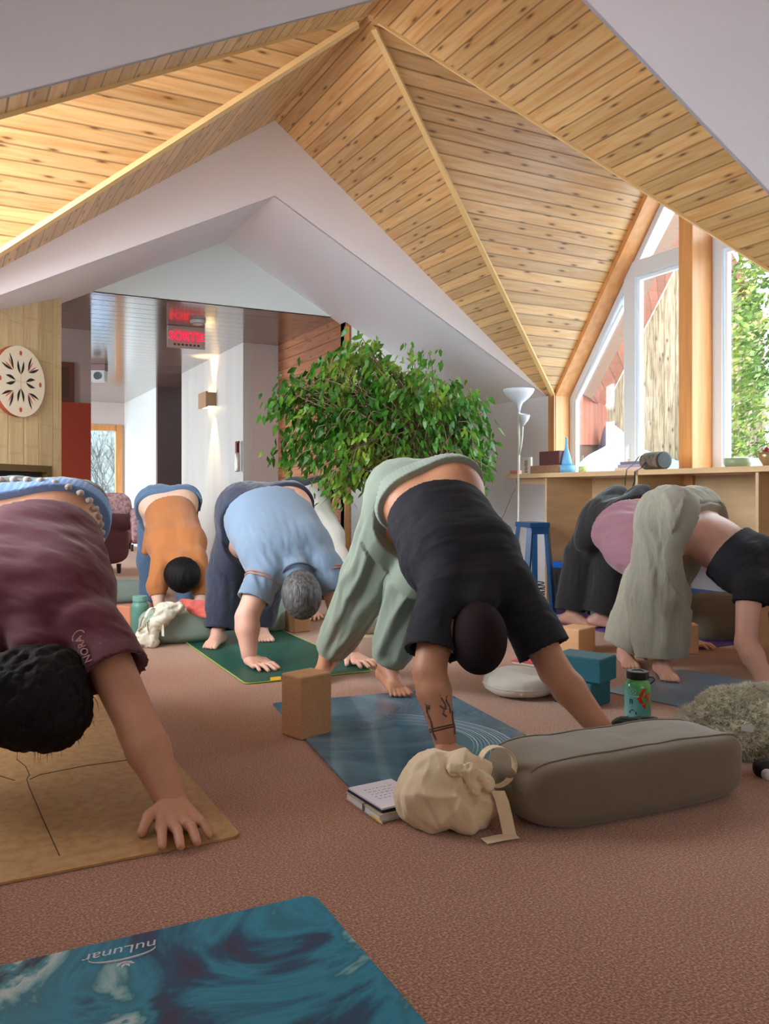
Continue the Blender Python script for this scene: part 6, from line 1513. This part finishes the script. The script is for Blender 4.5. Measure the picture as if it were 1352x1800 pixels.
BP = mat('black_petal_paint', srgb(34, 28, 26), .6); RP = mat('rust_petal_paint', srgb(196, 84, 58), .6)
def petal(mb, r0, r1, ang, w, lean):
    a = R(ang); c0 = (r0 * math.cos(a), r0 * math.sin(a)); a1 = a + R(lean); c1 = (r1 * math.cos(a1), r1 * math.sin(a1)); dx, dz = c1[0] - c0[0], c1[1] - c0[1]; L_ = math.hypot(dx, dz); nx, nz = -dz / L_ * w, dx / L_ * w
    pts = []
    for k in range(9):
        t = k / 8; wd_ = math.sin(math.pi * t) ; pts.append((c0[0] + dx * t + nx * wd_, c0[1] + dz * t + nz * wd_))
    for k in range(7, 0, -1):
        t = k / 8; wd_ = math.sin(math.pi * t) * .2; pts.append((c0[0] + dx * t - nx * wd_, c0[1] + dz * t - nz * wd_))
    mb.poly([dm(x * rad, z * rad, .0315) for x, z in pts])
pb = MB(); pr2 = MB()
for k in range(4):
    for sg in (-1, 1): petal(pb, .20, .60, 90 * k + sg * 3, .075 * sg, sg * 8)
for k in range(4):
    for sg in (-1, 1):
        petal(pb, .42, .88, 45 + 90 * k + sg * 1, .06 * sg, sg * 13); petal(pr2, .46, .80, 45 + 90 * k + sg * 1, .03 * sg, sg * 5)
    a = R(90 * k); cx_, cz_ = .80 * math.cos(a), .80 * math.sin(a)
    pr2.poly([dm(rad * (cx_ + .055 * math.cos(t)), rad * (cz_ + .07 * math.sin(t)), .0315) for t in [i * math.pi / 8 for i in range(16)]])
T.part('black_petals', pb, BP); T.part('rust_petals', pr2, RP)
for k in range(8):
    a = R(45 * k + 22.5 * 0); ln = MB(); ln.bar(dm(0, 0, .0312), dm(.34 * rad * math.cos(a), .34 * rad * math.sin(a), .0312), .0018, .001, up=tuple(fn)); 
    if k % 2 == 0: T.part('pencil_line', ln, mat('faint_line', srgb(190, 160, 120), .6))
# firebox
BRZ = mat('bronze_frame', srgb(120, 98, 60), .4, metal=.5); FBK = mat('firebox_glass', srgb(20, 24, 34), .15)
fb = Thing('fireplace_insert', 'dark glass firebox with bronze frame set in the tiled wall', 'fireplace', tuple(fpt(fs1 + .5, fzb, 0)))
def fbox(mb, s0, s1, z0, z1, o0, o1):
    vs = [fpt(s, z, o) for z in (z0, z1) for s in (s0, s1) for o in (o0, o1)]; return mb.add(vs, [(0, 2, 3, 1), (4, 5, 7, 6), (0, 1, 5, 4), (2, 6, 7, 3), (0, 4, 6, 2), (1, 3, 7, 5)])
fm = MB(); e_ = .05; fbox(fm, fs1 + .001, fs0 - .001, fz1 - e_, fz1 - .001, -.08, .02); fbox(fm, fs1 + .001, fs1 + e_, fzb, fz1 - e_, -.08, .02); fbox(fm, fs0 - e_, fs0 - .001, fzb, fz1 - e_, -.08, .02); fbox(fm, fs1 + .001, fs0 - .001, fzb + .001, fzb + e_, -.08, .02)
fb.part('frame', fm, BRZ, world=True); fb.part('glass_door', fbox(MB(), fs1 + e_, fs0 - e_, fzb + e_, fz1 - e_, -.05, -.04), FBK, world=True)
lm = MB()
for k in range(4): z_ = fz1 - e_ - .03 - k * .035; fbox(lm, fs1 + e_, fs0 - e_, z_ - .008, z_, -.04, -.028)
fb.part('louvre', lm, mat('dark_louvre', srgb(44, 50, 66), .3), world=True)

# ------------------------------------------------------------------ corridor fittings
ex0 = hitZ(294, 571, zc - .03); T = Thing('exit_sign', 'illuminated red SORTIE sign hanging from the corridor ceiling', 'exit sign', tuple(hitZ(327, 574, zc)))
exd = (hitZ(360, 577, zc) - hitZ(294, 571, zc)); exd.z = 0; wS = exd.length; exd.normalize(); dS = math.sin(0); dist = 8.4
hS = (614 - 575) / FPX * 8.35; nS = V((exd.y, -exd.x, 0)); ang_ = math.atan2(exd.y, exd.x); T.o.rotation_euler.z = ang_; T.inv = (Matrix.Translation(T.loc) @ Matrix.Rotation(ang_, 4, 'Z')).inverted()
T.part('housing', MB().box(-wS / 2, wS / 2, -.02, .02, -hS, -.004), mat('brushed_steel', srgb(196, 180, 170), .35, metal=.4), bevel=.003)
T.part('red_panel', MB().box(-wS * .36, wS * .38, -.0235, -.0205, -hS * .78, -hS * .16), emat('lit_red_panel', srgb(196, 96, 104), .25), bevel=.002)
M4 = Matrix(((1, 0, 0, .003), (0, 0, -1, -.0245), (0, 1, 0, -hS * .48), (0, 0, 0, 1)))
text_mesh('sign_lettering', 'SORTIE', hS * .50, emat('lit_red_letters', (1, .0, .03), 1.8), M4, T.o, .001)
sh_ = MB()
for k in range(7): sh_.box(-wS * .34 + k * wS * .105, -wS * .34 + k * wS * .105 + wS * .06, -.0225, -.0203, -hS * .90, -hS * .81)
T.part('vent_slots', sh_, mat('dark_slots', srgb(110, 40, 50), .5))
P_ = hitZ(348, 563, zc); T = Thing('smoke_detector', 'round white smoke detector on the corridor ceiling beside the exit sign', 'smoke detector', tuple(P_)); T.part('housing', MB().lathe([(0, -.001), (.075, -.001), (.075, -.022), (.055, -.03), (.05, -.045), (.03, -.05), (0, -.05)], 32), mat('detector_white', srgb(226, 226, 220), .4), smooth=True); T.part('slotted_ring', MB().lathe([(.052, -.030), (.056, -.034), (.052, -.038)], 32), mat('grey_slot', srgb(120, 120, 118), .5))
# wall sconce on the grey corridor wall
a = hitX(341, 700, XS - .001); b2 = hitX(360, 700, XS - .001); p_ = hitX(366, 702, XS - .10)
zt1 = hitX(362, 689, XS - .1).z; zb1 = hitX(362, 716, XS - .1).z; yS = p_.y - .0
T = Thing('wall_sconce', 'rectangular up-and-down wall light glowing on the grey corridor wall', 'wall light', (XS, yS, zb1)); hh2 = zt1 - zb1
T.part('shade', MB().box(-.13, -.10, -.0, .34, 0, hh2).box(-.10, -.002, -.002, .01, .01, hh2 - .01).box(-.10, -.002, .33, .34, .01, hh2 - .01), mat('taupe_shade', srgb(170, 138, 104), .5), bevel=.002)
T.part('diffuser', MB().box(-.10, -.004, .012, .328, .008, .012).box(-.10, -.004, .012, .328, hh2 - .012, hh2 - .008), emat('warm_diffuser', (1, .72, .38), 5))
for nm, zz, dz in (('sconce_up', hh2 + .02, 1), ('sconce_down', -.02, -1)):
    l = bpy.data.lights.new(nm, 'SPOT'); l.energy = 90; l.color = (1, .66, .30); l.spot_size = R(64); l.spot_blend = .8; l.shadow_soft_size = .015
    o = bpy.data.objects.new(nm, l); COL.objects.link(o); o.location = (XS - .055, yS + .08, zb1 + zz); o.rotation_euler = (0 if dz < 0 else math.pi, 0, 0)
# fire alarm pull / extinguisher at the corner
p_ = hitY(425, 800, YG - .03); zt1 = hitY(425, 775, YG - .03).z; zm = hitY(425, 795, YG - .03).z; zb1 = hitY(425, 829, YG - .03).z
T = Thing('fire_extinguisher', 'slim chrome and red extinguisher at the corner of the grey corridor wall', 'fire extinguisher', (XS - .045, YG + .06, zb1))
T.part('cylinder', MB().lathe([(0, 0), (.028, 0), (.03, .01), (.03, zm - zb1 - .02), (.022, zm - zb1), (0, zm - zb1)], 24), mat('chrome_cylinder', srgb(214, 214, 208), .25, metal=.6), smooth=True)
T.part('handle', MB().box(-.018, .018, -.02, .03, zm - zb1, zt1 - zb1).box(-.012, .012, -.05, .03, zt1 - zb1 - .02, zt1 - zb1), mat('dark_red_handle', srgb(112, 34, 34), .4), bevel=.003)
# speaker hanging at the left of the corridor, mirrored in the varnished ceiling
p_ = hitZ(172, 640, zc); w2_ = (184 - 158) / FPX * 10.8; h0_ = (651 - 640) / FPX * 10.8; h1_ = (671 - 640) / FPX * 10.8
T = Thing('ceiling_speaker', 'square white speaker hung on a taupe bracket under the corridor ceiling', 'speaker', tuple(p_), -TH * .9)
T.part('bracket', MB().box(-w2_ / 2, w2_ / 2, -.02, .12, -h0_, -.003), mat('taupe_bracket', srgb(146, 124, 124), .6)); T.part('cabinet', MB().box(-w2_ / 2 + .005, w2_ / 2 - .005, -.02, .12, -h1_, -h0_ - .001), mat('pale_cabinet', srgb(216, 226, 226), .5), bevel=.004)
T.part('driver_cone', MB().lathe([(0, .0), (.035, .0), (.045, .006), (.05, .004)], 24, (0, -.022, -(h0_ + h1_) / 2), (0, -1, 0)), mat('dark_cone', srgb(86, 104, 108), .5))
# brown picture frame leaning on top of the red partition
a = hitY(100, 660, ym - .03); b2 = hitY(131, 660, ym - .03); T = Thing('picture_frame', 'brown framed panel on the taupe wall above the red partition', 'picture frame', (b2.x - .32, ym - .035, zred + .002)); hp_ = hitY(120, 637, ym - .03).z - zred
T.part('frame', MB().box(-.32, .32, 0, .03, 0, hp_), mat('brown_frame', srgb(120, 76, 58), .5), bevel=.004); T.part('panel', MB().box(-.27, .27, -.003, 0, .05, hp_ - .05), mat('dark_brown_panel', srgb(96, 66, 54), .5))
